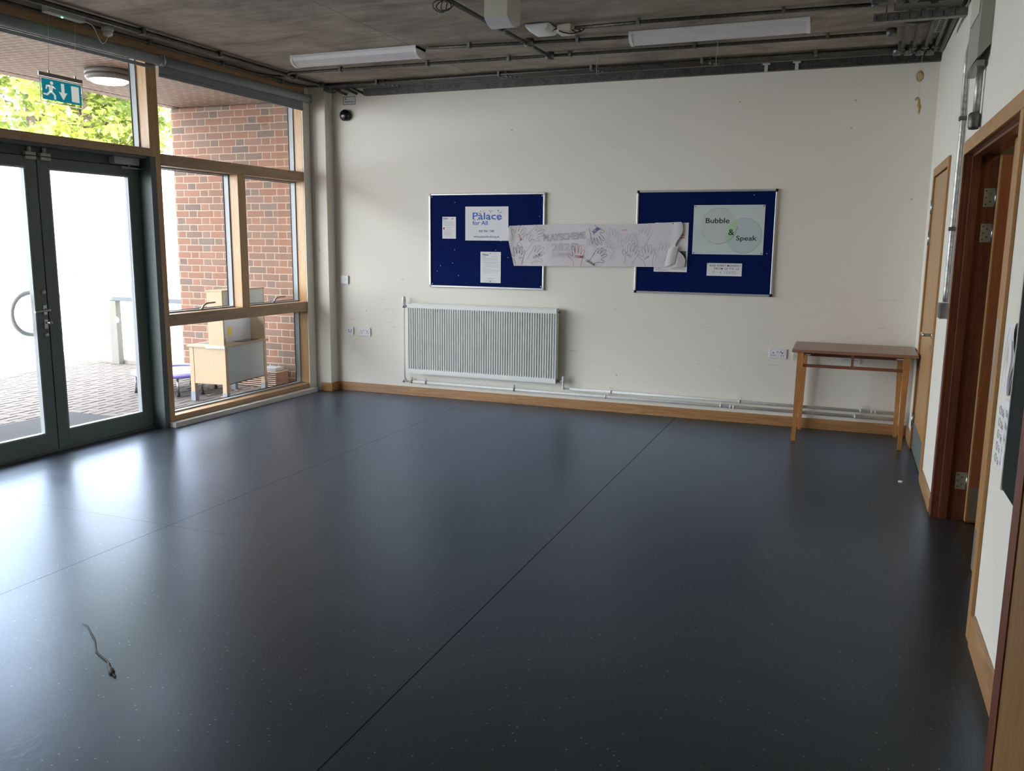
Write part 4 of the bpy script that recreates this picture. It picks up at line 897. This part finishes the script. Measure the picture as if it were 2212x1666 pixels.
# pipes
t = thing('heating_pipe', 'white riser pipe at the left end of the radiator joining the lower floor-level pipe', 'pipe', (1.322, -.04, .15))
part('pipe', MB().tube(smoothpts([(1.322, -.07, .905), (1.321, -.07, .40), (1.321, -.07, .22), (1.324, -.07, .185), (1.345, -.055, .158), (1.39, -.045, .152)], 5), .009, 12), M['pipe'], t)
part('pipe', MB().cyl((1.385, -.045, .152), (5.99, -.045, .140), .0135, 12), M['pipe'], t)
for x in (1.39, 1.552, 2.51, 3.425, 4.484, 5.594):
    part('pipe_clip', MB().lathe([(.018, x-.007), (.018, x+.007)], (0, -.045, .152-(x-1.39)*.0026), 'x', 14).box(x-.004, x+.004, -.05, -.04, .16, .195).box(x-.006, x+.006, -.034, -.001, .138, .156), M['steel_dark'] if x < 3 else M['pipe'], t)
part('pipe_joint', MB().lathe([(.0165, 4.560), (.0165, 4.575)], (0, -.045, .1435), 'x', 14).lathe([(.0165, 4.590), (.0165, 4.605)], (0, -.045, .1435), 'x', 14), M['pipe'], t)
part('drain_cock', MB().cyl((1.29, -.045, .150), (1.345, -.045, .152), .008, 8).cyl((1.30, -.045, .135), (1.30, -.045, .165), .006, 8).cyl((1.285, -.06, .142), (1.315, -.03, .158), .004, 6), M['steel_dark'], t)
t = thing('heating_pipe', 'white upper floor-level pipe running right from the radiator valve', 'pipe', (3.016, -.04, .19))
part('pipe', MB().tube(smoothpts([(3.016, -.07, .26), (3.016, -.07, .22), (3.018, -.068, .200), (3.035, -.055, .196), (3.08, -.045, .196)], 5), .010, 12).cyl((3.075, -.045, .196), (5.99, -.045, .190), .0125, 12), M['pipe'], t)
for x in (3.476, 4.643, 5.634):
    part('pipe_clip', MB().lathe([(.017, x-.006), (.017, x+.006)], (0, -.045, .1945), 'x', 14).tube([(x+.014*math.cos(a*PI/6), -.04, .224+.012*math.sin(a*PI/6)) for a in range(-3, 10)], .003, 6).box(x-.005, x+.005, -.034, -.001, .188, .202), M['pipe'], t)
part('pipe_joint', MB().lathe([(.0165, 5.715), (.0165, 5.725)], (0, -.045, .1905), 'x', 14).lathe([(.0165, 5.745), (.0165, 5.755)], (0, -.045, .1905), 'x', 14), M['pipe'], t)

# ================================================================== TABLE
t = thing('side_table', 'narrow old wooden school table against the back wall in the right corner', 'table', (5.54, -.34, 0))
TZ = .752
part('table_top', MB().box(5.085, 5.995, -.645, -.030, TZ-.024, TZ, .004), M['table_top'], t)
def tleg(xt0, xt1, yt0, yt1, xb0, xb1, yb0, yb1):
    return MB().hexa([(xb0, yb0, 0), (xb1, yb0, 0), (xb1, yb1, 0), (xb0, yb1, 0), (xt0, yt0, TZ-.024), (xt1, yt0, TZ-.024), (xt1, yt1, TZ-.024), (xt0, yt1, TZ-.024)])
for args in ((5.128, 5.176, -.625, -.577, 5.118, 5.146, -.565, -.537), (5.892, 5.940, -.625, -.577, 5.905, 5.933, -.565, -.537), (5.140, 5.188, -.110, -.062, 5.140, 5.168, -.085, -.057), (5.880, 5.928, -.110, -.062, 5.895, 5.923, -.085, -.057)):
    part('leg', tleg(*args), M['table_leg'], t)
part('back_apron', MB().box(5.17, 5.90, -.100, -.082, .640, TZ-.024, .002), M['table_rail'], t)
part('side_apron', MB().box(5.145, 5.165, -.58, -.105, .650, TZ-.024, .002), M['table_rail'], t)
part('side_apron', MB().box(5.905, 5.925, -.58, -.105, .650, TZ-.024, .002), M['table_rail'], t)
part('stretcher', MB().box(5.172, 5.894, -.608, -.588, .612, .635, .002), M['table_rail'], t)
part('divider', MB().box(5.525, 5.543, -.606, -.590, .635, TZ-.024, .001), M['table_rail'], t)
for x in (5.178, 5.845): part('corner_bracket', MB().box(x, x+.046, -.612, -.575, .708, .716), M['silver'], t)

# ================================================================== RIGHT WALL DOORS
def archit(mb, y0, y1, zt, w=.065, d=.014):     # opening y0<y1
    mb.box(W-d, W-.0005, y1, y1+w, 0, zt+w, .002); mb.box(W-d, W-.0005, y0-w, y0, 0, zt+w, .002); mb.box(W-d, W-.0005, y0, y1, zt, zt+w, .002); return mb
d2 = thing('door_2', 'closed tan veneered door behind the wooden table in the far right corner', 'door', (W, -.96, 0), kind='structure')
part('architrave', archit(MB(), -1.43, -.49, 2.07, .06), M['door_tan2'], d2)
part('door_lining', MB().box(W, W+.149, -.490, -.475, 0, 2.07).box(W, W+.149, -1.445, -1.43, 0, 2.07).box(W, W+.149, -1.43, -.49, 2.07, 2.085), M['sapele'], d2)
lf = part('door_leaf', MB().box(W-.002, W+.042, -1.425, -.495, .008, 2.062, .002), M['door_tan'], d2)
part('kick_plate', MB().box(W-.0042, W-.0022, -1.40, -.515, .02, .225), M['kick'], lf)
for z in (1.85, 1.62, .235):
    part('hinge', MB().cyl((W-.012, -.487, z-.052), (W-.012, -.487, z+.052), .007, 10).box(W-.012, W-.0022, -.53, -.49, z-.05, z+.05), M['steel'], lf)
b = MB().lathe([(.026, 0), (.026, -.008)], (W-.002, -1.345, .975), 'x', 20)
b.tube(smoothpts([(W-.008, -1.345, .975), (W-.050, -1.345, .975), (W-.058, -1.33, .975), (W-.058, -1.27, .975), (W-.056, -1.215, .975)]), .010, 10)
part('lever_handle', b, M['steel'], lf)
part('keyhole_plate', MB().lathe([(.024, 0), (.024, -.006)], (W-.002, -1.345, .885), 'x', 20).box(W-.0095, W-.0085, -1.348, -1.342, .875, .895), M['steel'], lf)

d3 = thing('door_3', 'open dark-framed double doorway in the right wall', 'door', (W, -3.12, 0), kind='structure')
part('architrave', MB().box(W-.014, W-.0005, -4.02, -2.23, 2.055, 2.125, .002).box(W-.014, W-.0005, -4.02, -3.95, 0, 2.0545, .002), M['door_tan2'], d3)
part('architrave', MB().box(W-.014, W-.0005, -2.30, -2.23, 0, 2.0545, .002), M['sapele'], d3)
part('door_lining', MB().box(W, W+.16, -2.30, -2.285, 0, 2.055).box(W, W+.16, -3.965, -3.95, 0, 2.055).box(W, W+.16, -3.95, -2.30, 2.055, 2.07), M['sapele'], d3)
part('door_stop', MB().box(W+.028, W+.072, -2.315, -2.3005, 0, 2.045, .002).box(W+.028, W+.072, -3.949, -3.935, 0, 2.045, .002).box(W+.028, W+.072, -3.935, -2.315, 2.040, 2.0545, .002), M['sapele'], d3)
lf = part('door_leaf', MB().box(W+.168, W+.98, -2.352, -2.308, .008, 2.045, .002), M['door_red'], d3, 'open red-brown leaf')
part('lipping', MB().box(W+.160, W+.1675, -2.352, -2.308, .008, 2.045, .001), M['door_tan'], lf)
part('kick_plate', MB().box(W+.175, W+.96, -2.3545, -2.3525, .02, .215), M['kick_b'], lf)
for z in (1.825, 1.635, .235):
    hg = part('hinge', MB().box(W+.100, W+.155, -2.3035, -2.3005, z-.05, z+.05, .001), M['hinge'], lf)
x = W+.100
lf = part('door_leaf', MB().wallxz(-3.932, -3.135, .008, 2.045, x, x+.044, ((-3.36, -3.25, .50, 1.70),), ax='x'), M['door_tan2'], d3, 'closed tan leaf with a vision slot')
part('vision_panel', MB().box(x+.018, x+.026, -3.36, -3.25, .50, 1.70), M['dark_glass'], lf)
part('push_plate', MB().box(x-.002, x-.0003, -3.235, -3.155, .86, 1.24), M['plate'], lf)
part('kick_plate', MB().box(x-.002, x-.0003, -3.92, -3.145, .02, .215), M['kick'], lf)
for z in (1.825, 1.635, .235):
    part('hinge_knuckle', MB().cyl((W+.158, -2.312, z-.05), (W+.158, -2.312, z+.05), .006, 10), M['steel'], d3)
    b = MB()
    for dx, dz in ((.112, .035), (.132, .022), (.112, 0), (.132, -.022), (.112, -.035)): b.lathe([(.004, -2.3036), (.0005, -2.3041)], (W+dx, 0, z+dz), 'y', 8)
    part('hinge_screws', b, M['black_rub'], d3)
# corridor beyond
struct('wall_corridor', MB().box(W+1.55, W+1.67, YB, .0, 0, 2.7).box(W+.15, W+1.55, -.35, -.23, 0, 2.7).box(W+.15, W+1.55, -7.5, -7.38, 0, 2.7), M['rooms'], base=(W+1.5, -4, 0))
struct('floor_corridor', MB().box(W+.10, W+1.67, YB, .0, -.12, 0), simple('corridor_vinyl', (.045, .033, .026), .4, var=.1), base=(W+1, -4, 0))
struct('ceiling_corridor', MB().box(W+.15, W+1.67, YB, .0, 2.7, 2.8), M['rooms'], base=(W+1, -4, 2.7))
t = thing('corridor_light', 'warm round ceiling light in the corridor beyond the open doorway', 'ceiling light', (W+.85, -3.2, 2.66))
part('fitting', MB().lathe([(.15, 2.6995), (.15, 2.66), (.12, 2.65)], (W+.85, -3.2, 0), 'z', 24), M['white_pl'], t)
part('diffuser', MB().lathe([(.119, 2.650), (.08, 2.635), (.001, 2.63)], (W+.85, -3.2, 0), 'z', 24), emit('corridor_diffuser', (1, .80, .55), 9), t)

# door_4: ajar leaf nearest the camera
AN = math.radians(13.8); FH = Matrix.Translation((6.004, -6.64, 0)) @ Matrix.Rotation(AN, 4, 'Z')    # local y runs along the leaf
d4 = thing('door_4', 'tan door leaf with dark lipping, ajar at the right edge of the picture', 'door', (0, 0, 0), FH, kind='structure')
part('door_leaf', MB().box(0, .044, .005, .90, .008, 2.04, .002), M['door_near'], d4)
part('lipping', MB().box(-.003, .046, .9005, .908, .008, 2.04).box(-.003, -.0003, .878, .9005, .008, 2.04), M['sapele'], d4)
part('sign_plate', MB().box(-.004, -.0005, .42, .68, .93, 1.20, .001), M['paper'], d4)
part('screw', MB().lathe([(.006, -.0042), (.001, -.006)], (0, .668, .945), 'x', 10), M['steel_dark'], d4)
d4b = thing('door_4', 'hardwood frame of the near doorway behind the ajar leaf', 'door frame', (W, -6.2, 0), kind='structure')
part('architrave', archit(MB(), -6.66, -5.78, 2.05, .065), M['door_tan2'], d4b)
part('door_lining', MB().box(W, W+.149, -5.78, -5.77, 0, 2.05).box(W, W+.149, -6.67, -6.66, 0, 2.05).box(W, W+.149, -6.66, -5.78, 2.05, 2.06), M['sapele'], d4b)

# things on the right wall near the camera
t = thing('blackboard', 'dark blackboard with a thin aluminium edge on the right wall', 'blackboard', (W-.01, -5.0, .73))
part('board_panel', MB().box(W-.014, W-.001, -5.60, -4.385, .735, 1.93), M['chalk'], t)
part('board_edge', MB().box(W-.018, W-.001, -4.385, -4.368, .73, 1.935).box(W-.018, W-.001, -5.617, -5.60, .73, 1.935).box(W-.018, W-.001, -5.60, -4.385, 1.93, 1.94), M['frame_al'], t)
t = thing('drawing', 'torn pencil drawing taped to the right wall above the number chart', 'drawing', (W, -4.22, 1.04))
part('sheet', MB().grid(10, 10, lambda u, v: (W-.002-.012*u*u-.004*math.sin(v*9), -4.115-.215*u-.02*math.sin(v*6), 1.03+.255*v+.02*u)), M['paper'], t)
part('dark_shading', MB().grid(6, 8, lambda u, v: (W-.017-.001*u, -4.29-.05*u+.012*math.sin(v*7), 1.05+.19*v)), M['ink_grey'], t)
b = MB(); rnd = random.Random(5)
for k in range(9):
    y0 = -4.13-rnd.random()*.14; z0 = 1.05+rnd.random()*.12
    b.ribbon([(W-.021, y0, z0), (W-.021, y0-.012, z0+.04), (W-.021, y0+.008, z0+.08), (W-.021, y0-.01, z0+.12)], .003, (-1, 0, 0))
part('pencil_lines', b, M['ink_grey'], t)
t = thing('number_chart', 'curling paper chart of handwritten coin amounts below the torn drawing', 'chart', (W, -4.25, .76))
part('sheet', MB().grid(8, 10, lambda u, v: (W-.002-.010*(1-v)*(1-v)*u, -4.135-.215*u, .765+.245*v+.012*math.sin(u*3))), M['paper'], t)
b = MB(); c = MB()
for k, s in enumerate(('50p', '20p', '10p', '5p', '2p')):
    z = .965-k*.044
    add_text(b, s, .034, fmat((W-.0145, -4.225, z), (0, -1, 0), (0, 0, 1)), bold=.0006)
    c.tube([(W-.0125, -4.185+.016*math.cos(a*PI/6), z+.012+.016*math.sin(a*PI/6)) for a in range(13)], .0009, 4)
part('lettering', b, M['ink'], t); part('coin_outline', c, M['ink_grey'], t)

# ================================================================== SMALL THINGS ON THE FLOOR
single('dark_strip', MB().tube(smoothpts([(2.637, -5.240, .003), (2.668, -5.242, .004), (2.735, -5.285, .004), (2.801, -5.327, .004), (2.870, -5.385, .004), (2.905, -5.406, .004), (2.979, -5.435, .004), (3.02, -5.465, .006), (3.050, -5.485, .007), (3.075, -5.500, .004), (3.101, -5.513, .003)], 4), [.002]*8+[.003]*18+[.006]*5+[.010]*5+[.004]*4+[.0015], 6, flat=.5), M['black_rub'], 'thin dark curled strip lying on the floor in the window reflection', 'strip', (2.87, -5.38, 0))
single('paper_scrap', MB().prism([(5.86, -1.56, .001), (5.885, -1.57, .001), (5.893, -1.545, .001), (5.87, -1.535, .001)], (0, 0, .006)), M['fleck'], 'tiny white scrap on the floor beside the far right door', 'scrap', (5.875, -1.55, 0))

# ================================================================== OUTSIDE
struct('patio_bed', MB().box(-14, -.02, -14, 14, -.30, -.012), M['joint'], 'dark jointing under the patio pavers', 'ground', base=(-4, 0, 0))
# herringbone pavers
bm = bmesh.new(); tone = bm.faces.layers.float.new('tone') if hasattr(bm.faces.layers, 'float') else None
A = .10; rot = Matrix.Rotation(math.radians(2), 3, 'Z'); fcol = []; rnd = random.Random(2)
def pav(x0, y0, w, h):
    c = rot @ Vector((x0+w/2, y0+h/2, 0))
    if not (-5.8 < c.x < .09 and -5.6 < c.y < .62): return
    g = .0022; vs = []
    tilt = rnd.random()*.003
    for (a, b2, z) in ((g, g, -.010), (w-g, g, -.010), (w-g, h-g, -.010), (g, h-g, -.010), (g+.004, g+.004, -.0005-tilt), (w-g-.004, g+.004, -.0005), (w-g-.004, h-g-.004, -.0005), (g+.004, h-g-.004, -.0005-tilt)):
        p = rot @ Vector((x0+a, y0+b2, 0)); vs.append(bm.verts.new((p.x, p.y, z)))
    tn = rnd.random()
    for f in ((4,5,6,7),(0,1,5,4),(1,2,6,5),(2,3,7,6),(3,0,4,7)):
        fa = bm.faces.new([vs[i] for i in f]); fcol.append(tn)
R0 = 80
for r in range(-R0, R0):
    for c in range(-R0, R0):
        d = (c-r) % 4
        if d == 0: pav(c*A, r*A, 2*A, A)
        elif d == 3: pav(c*A, r*A, A, 2*A)
me = bpy.data.meshes.new('patio_paving'); bm.to_mesh(me); bm.free()
at = me.attributes.new('tone', 'FLOAT', 'FACE')
for i, v in enumerate(fcol): at.data[i].value = v
o = link('patio_paving', me, M['paver']); o['kind'] = 'structure'; o['label'] = 'pinkish grey herringbone paving outside the doors'; o['category'] = 'paving'
struct('brick_wall', MB().box(-1.62, .16, .03, .36, -.02, 2.979, .02, seg=3), M['brick'], 'red brick wing wall outside the timber window', 'wall', base=(-.7, .03, 0))
struct('canopy_soffit', MB().prism([(-1.47, -9.5, 2.98), (-.145, -9.5, 2.98), (.133, .0, 2.98), (.133, .36, 2.98), (-1.47, .36, 2.98)], (0, 0, .34)), M['soffit'], 'brick slip soffit over the patio doors', 'soffit', base=(-.6, -4, 3))
struct('canopy_edge', MB().box(-1.515, -1.472, -9.5, .36, 3.0, 3.32), M['galv'], 'dark groove along the soffit edge', 'soffit edge', base=(-1.5, -4, 3)).location
struct('canopy_fascia', MB().box(-1.66, -1.516, -9.5, .36, 2.985, 3.36), M['soffit'], 'outer brick band of the canopy', 'fascia', base=(-1.6, -4, 3))
struct('sun_blocking_roof', MB().box(-1.66, 8.5, -10.6, .6, 3.40, 3.8), M['concrete_g'], 'unseen roof added over the room and canopy to block the sun', 'roof', base=(2, -4, 3.4))  # unseen slab, added to keep the sun off the ground near the building
t = thing('bulkhead_lamp', 'round lit bulkhead lamp on the brick soffit outside the fanlight', 'lamp', (-.55, -1.80, 2.90))
LX, LY = -.56, -1.815
part('base_ring', MB().lathe([(.170, 2.979), (.188, 2.972), (.190, 2.945), (.183, 2.938)], (LX, LY, 0), 'z', 36), M['lamp_body'], t)
part('bezel', MB().lathe([(.188, 2.936), (.190, 2.915), (.176, 2.895), (.158, 2.893)], (LX, LY, 0), 'z', 36), M['lamp_body'], t)
part('diffuser', MB().lathe([(.157, 2.894), (.13, 2.875), (.08, 2.866), (.001, 2.863)], (LX, LY, 0), 'z', 36), M['lamp'], t)
# boundary
struct('kerb', MB().box(-9, -1.66, .50, .68, -.012, .05, .01), M['concrete_g'], 'stone kerb at the patio edge', 'kerb', base=(-4, .6, 0))
t = thing('white_hoarding', 'tall white clad screen behind the patio rail, bleached by the sun', 'screen', (-5, .95, 0))
b = MB()
for k in range(6): part('cladding_panel', MB().box(-1.60-1.24*(k+1)+.007, -1.60-1.24*k-.007, .93, .965, -.01, 2.62, .002), M['hoard'], t)
part('backing', MB().box(-9.05, -1.60, .966, .985, -.01, 2.60), M['k_grey'], t)
part('hinge_bolt', MB().lathe([(.03, .93), (.03, .915)], (-4.19, 0, 1.09), 'y', 12).box(-4.03, -3.95, .915, .93, 1.07, 1.11), M['rail'], t)
t = thing('patio_rail', 'white-grey steel handrail with a stone coloured post at the patio edge', 'railing', (-3.0, .45, 0))
part('handrail', MB().box(-8.5, -1.63, .43, .49, .795, .850, .006), M['rail'], t)
for x in (-3.06, -5.56): part('post', MB().box(x-.06, x+.06, .42, .50, 0, .794, .004), M['post'], t)
part('disc', MB().lathe([(.038, .418), (.036, .414), (.001, .413)], (-2.99, 0, .56), 'y', 20), M['white_pl'], t)
single('doormat', MB().box(-1.03, -.42, -3.95, -2.08, 0, .012, .003), M['mat_out'], 'charcoal doormat on the paving outside the double doors', 'doormat', (-.7, -3, 0))
# toy kitchen
KA = math.radians(5.8); FK = Matrix.Translation((-.055, -1.11, 0)) @ Matrix.Rotation(KA, 4, 'Z')    # local: y along length .72, x negative = depth .40
t = thing('toy_kitchen', 'childrens birch play kitchen standing on the patio outside the window', 'play kitchen', (-.2, .36, 0), FK)
for x0, y0 in ((-.045, 0), (-.40, 0), (-.045, .675), (-.40, .675)):
    l = part('leg', MB().box(x0, x0+.045, y0, y0+.045, .09, .53, .002), M['birch'], t)
    part('foot', MB().box(x0-.003, x0+.048, y0-.003, y0+.048, 0, .094, .002), M['k_grey'], l, 'grey plastic foot')
for y0 in (.004, .698): part('end_panel', MB().box(-.356, -.045, y0, y0+.018, .175, .53, .001), M['birch'], t)
part('back_panel', MB().box(-.016, -.006, .045, .675, .175, .53), M['aqua'], t, 'pale aqua back panel')
part('lower_rail', MB().box(-.040, -.004, .045, .675, .165, .176, .001), M['birch_e'], t)
part('worktop', MB().wallxz(-.415, .008, 0, .001, 0, .001) if False else MB().box(-.415, .008, -.018, .738, .532, .550, .002), M['birch'], t)
part('worktop_edge', MB().box(-.20, .012, -.024, -.0185, .528, .552, .001).box(-.20, .012, .7385, .745, .528, .552, .001), M['k_white'], t)
part('sink', MB().box(-.36, -.20, .06, .33, .5505, .554, .001), M['steel_dark'], t)
part('hob', MB().box(-.155, -.03, .36, .66, .5505, .554, .001), M['black_pl'], t)
part('tap', MB().box(-.085, -.045, .045, .085, .5505, .62, .004).tube(smoothpts([(-.065, .065, .62), (-.065, .065, .69), (-.085, .065, .74), (-.12, .065, .755), (-.15, .065, .73), (-.152, .065, .70)]), .010, 10), M['k_grey'], t)
for y0 in (-.004, .706): part('upright', MB().box(-.175, -.006, y0, y0+.018, .5505, 1.07, .001), M['birch'], t)
part('upper_panel', MB().box(-.016, -.006, .014, .706, .86, 1.07), M['aqua'], t)
part('splashback', MB().box(-.174, -.168, .014, .706, .5505, .855), M['k_white'], t)
part('top_shelf', MB().box(-.180, .0, -.010, .730, 1.071, 1.083, .001), M['birch'], t)
part('sticker', MB().box(-.1678, -.1668, .30, .375, .62, .70), M['yellow'], t)
# trampoline
t = thing('trampoline', 'small purple childrens trampoline behind the toy kitchen', 'trampoline', (-.97, -.74, 0))
TX, TY, TR = -.985, -.775, .435
part('rim_pad', MB().tube([(TX+(TR-.045)*math.cos(k*PI/20), TY+(TR-.045)*math.sin(k*PI/20), .205) for k in range(41)], .045, 10, cap=False, flat=.45), M['lilac'], t)
part('pad_trim', MB().tube([(TX+(TR-.065)*math.cos(k*PI/20), TY+(TR-.065)*math.sin(k*PI/20), .226) for k in range(41)], .028, 8, cap=False, flat=.3), M['lilac_l'], t)
part('bounce_mat', MB().lathe([(TR-.08, .205), (TR-.085, .208), (.001, .202)], (TX, TY, 0), 'z', 32), M['net'], t)
for a in (225, 315, 352, 45, 110, 165):
    a = math.radians(a); x, y = TX+(TR-.05)*math.cos(a), TY+(TR-.05)*math.sin(a)
    l = part('leg', MB().cyl((x, y, .03), (x*.995+TX*.005, y*.995+TY*.005, .19), .011, 10), M['steel'], t)
    part('rubber_foot', MB().lathe([(.019, 0), (.017, .04), (.013, .045)], (x, y, 0), 'z', 12), M['black_rub'], l)
# slatted crates
t = thing('wooden_crate', 'low slatted wooden crate at the foot of the brick wall', 'crate', (-.42, -.10, 0))
b = MB()
for k in range(7): b.box(-.72, -.16, -.215, -.200, .006+k*.022, .018+k*.022, .001)
part('slats', b, M['crate'], t)
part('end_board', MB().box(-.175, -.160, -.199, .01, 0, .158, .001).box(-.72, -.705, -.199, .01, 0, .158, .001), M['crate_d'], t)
part('corner_post', MB().box(-.46, -.452, -.199, -.190, 0, .158), M['black_rub'], t)
part('lid', MB().box(-.725, -.155, -.216, .012, .1585, .166, .001), M['crate'], t)
single('plastic_tub', MB().box(-.38, -.19, -.16, -.02, .1665, .205, .006), M['bead'], 'pale plastic tray on top of the slatted crate', 'tray', (-.28, -.09, .167))
b = MB(); rnd = random.Random(9)
for k in range(60):
    x = -1.5+rnd.random()*1.3; y = -.95+rnd.random()*.80
    a = rnd.random()*6; r = .012+rnd.random()*.018; z = .004+rnd.random()*.012
    b.quad([(x+r*math.cos(a), y+r*math.sin(a), z), (x+r*.6*math.cos(a+1.6), y+r*.6*math.sin(a+1.6), z+.008), (x-r*math.cos(a), y-r*math.sin(a), z+.002), (x-r*.6*math.cos(a+1.6), y-r*.6*math.sin(a+1.6), z)])
single('fallen_leaves', b, M['leaf_dry'], 'scattered dry leaves on the paving around the toy kitchen', 'leaves', (-.85, -.5, 0), kind='stuff')
# trees beyond
def tree(x, y, h, rad, mat, lab, seed, n=8000):
    t = thing('tree', lab, 'tree', (x, y, 0)); rnd = random.Random(seed)
    b = MB().tube(smoothpts([(x, y, -.05), (x+.1, y, h*.25), (x-.05, y+.1, h*.5), (x, y, h*.85)]), [.16, .155, .15, .145, .14, .13, .125, .12, .11, .10, .09, .08, .07, .06, .05, .03], 10)
    for k in range(7):
        a = k*.9; z = h*(.35+.07*k); b.tube([(x, y, z), (x+math.cos(a)*rad*.4, y+math.sin(a)*rad*.4, z+h*.08), (x+math.cos(a)*rad*.75, y+math.sin(a)*rad*.75, z+h*.2)], [.05, .03, .012], 6)
    part('trunk', b, M['bark'], t)
    vs, fs = [], []
    cl = [(x+rad*.7*math.cos(a)*r, y+rad*.7*math.sin(a)*r, h*.35+h*.6*q) for a, r, q in [(rnd.random()*6.28, math.sqrt(rnd.random()), rnd.random()) for _ in range(34)]]
    for k in range(n):
        c = rnd.choice(cl); R = rad*.34
        while True:
            p = Vector((rnd.uniform(-1, 1), rnd.uniform(-1, 1), rnd.uniform(-1, 1)))
            if p.length < 1: break
        p = Vector(c)+p*R; s = rnd.uniform(.055, .11)
        u = Vector((rnd.gauss(0, 1), rnd.gauss(0, 1), rnd.gauss(0, .6))).normalized(); w = u.cross(Vector((rnd.gauss(0, 1), rnd.gauss(0, 1), rnd.gauss(0, 1)))).normalized()
        i = len(vs); vs += [tuple(p-Vector((x, y, 0))-u*s), tuple(p-Vector((x, y, 0))+w*s*.5), tuple(p-Vector((x, y, 0))+u*s), tuple(p-Vector((x, y, 0))-w*s*.5)]; fs.append((i, i+1, i+2, i+3))
    me = bpy.data.meshes.new('foliage'); me.from_pydata(vs, [], fs); o = link('foliage', me, M[mat], t); o['kind'] = 'stuff'
tree(-9.6, 4.9, 7.4, 1.8, 'leafA', 'yellow-green tree seen left of the exit sign above the screen', 1)
tree(-6.3, 3.2, 6.0, 1.35, 'leafA', 'leafy green tree seen right of the exit sign, below the round lamp', 2)
tree(-4.2, 4.6, 5.2, 1.3, 'leafB', 'sunlit tree seen either side of the tall timber post', 3)
tree(-12.0, 9.0, 9.5, 2.6, 'leafA', 'tall pale tree behind the others, seen through the gap below the soffit', 4, 9000)
tree(-7.0, 8.8, 7.6, 1.8, 'leafB', 'darker tree at the back, partly hidden by the nearer trees', 6, 8000)
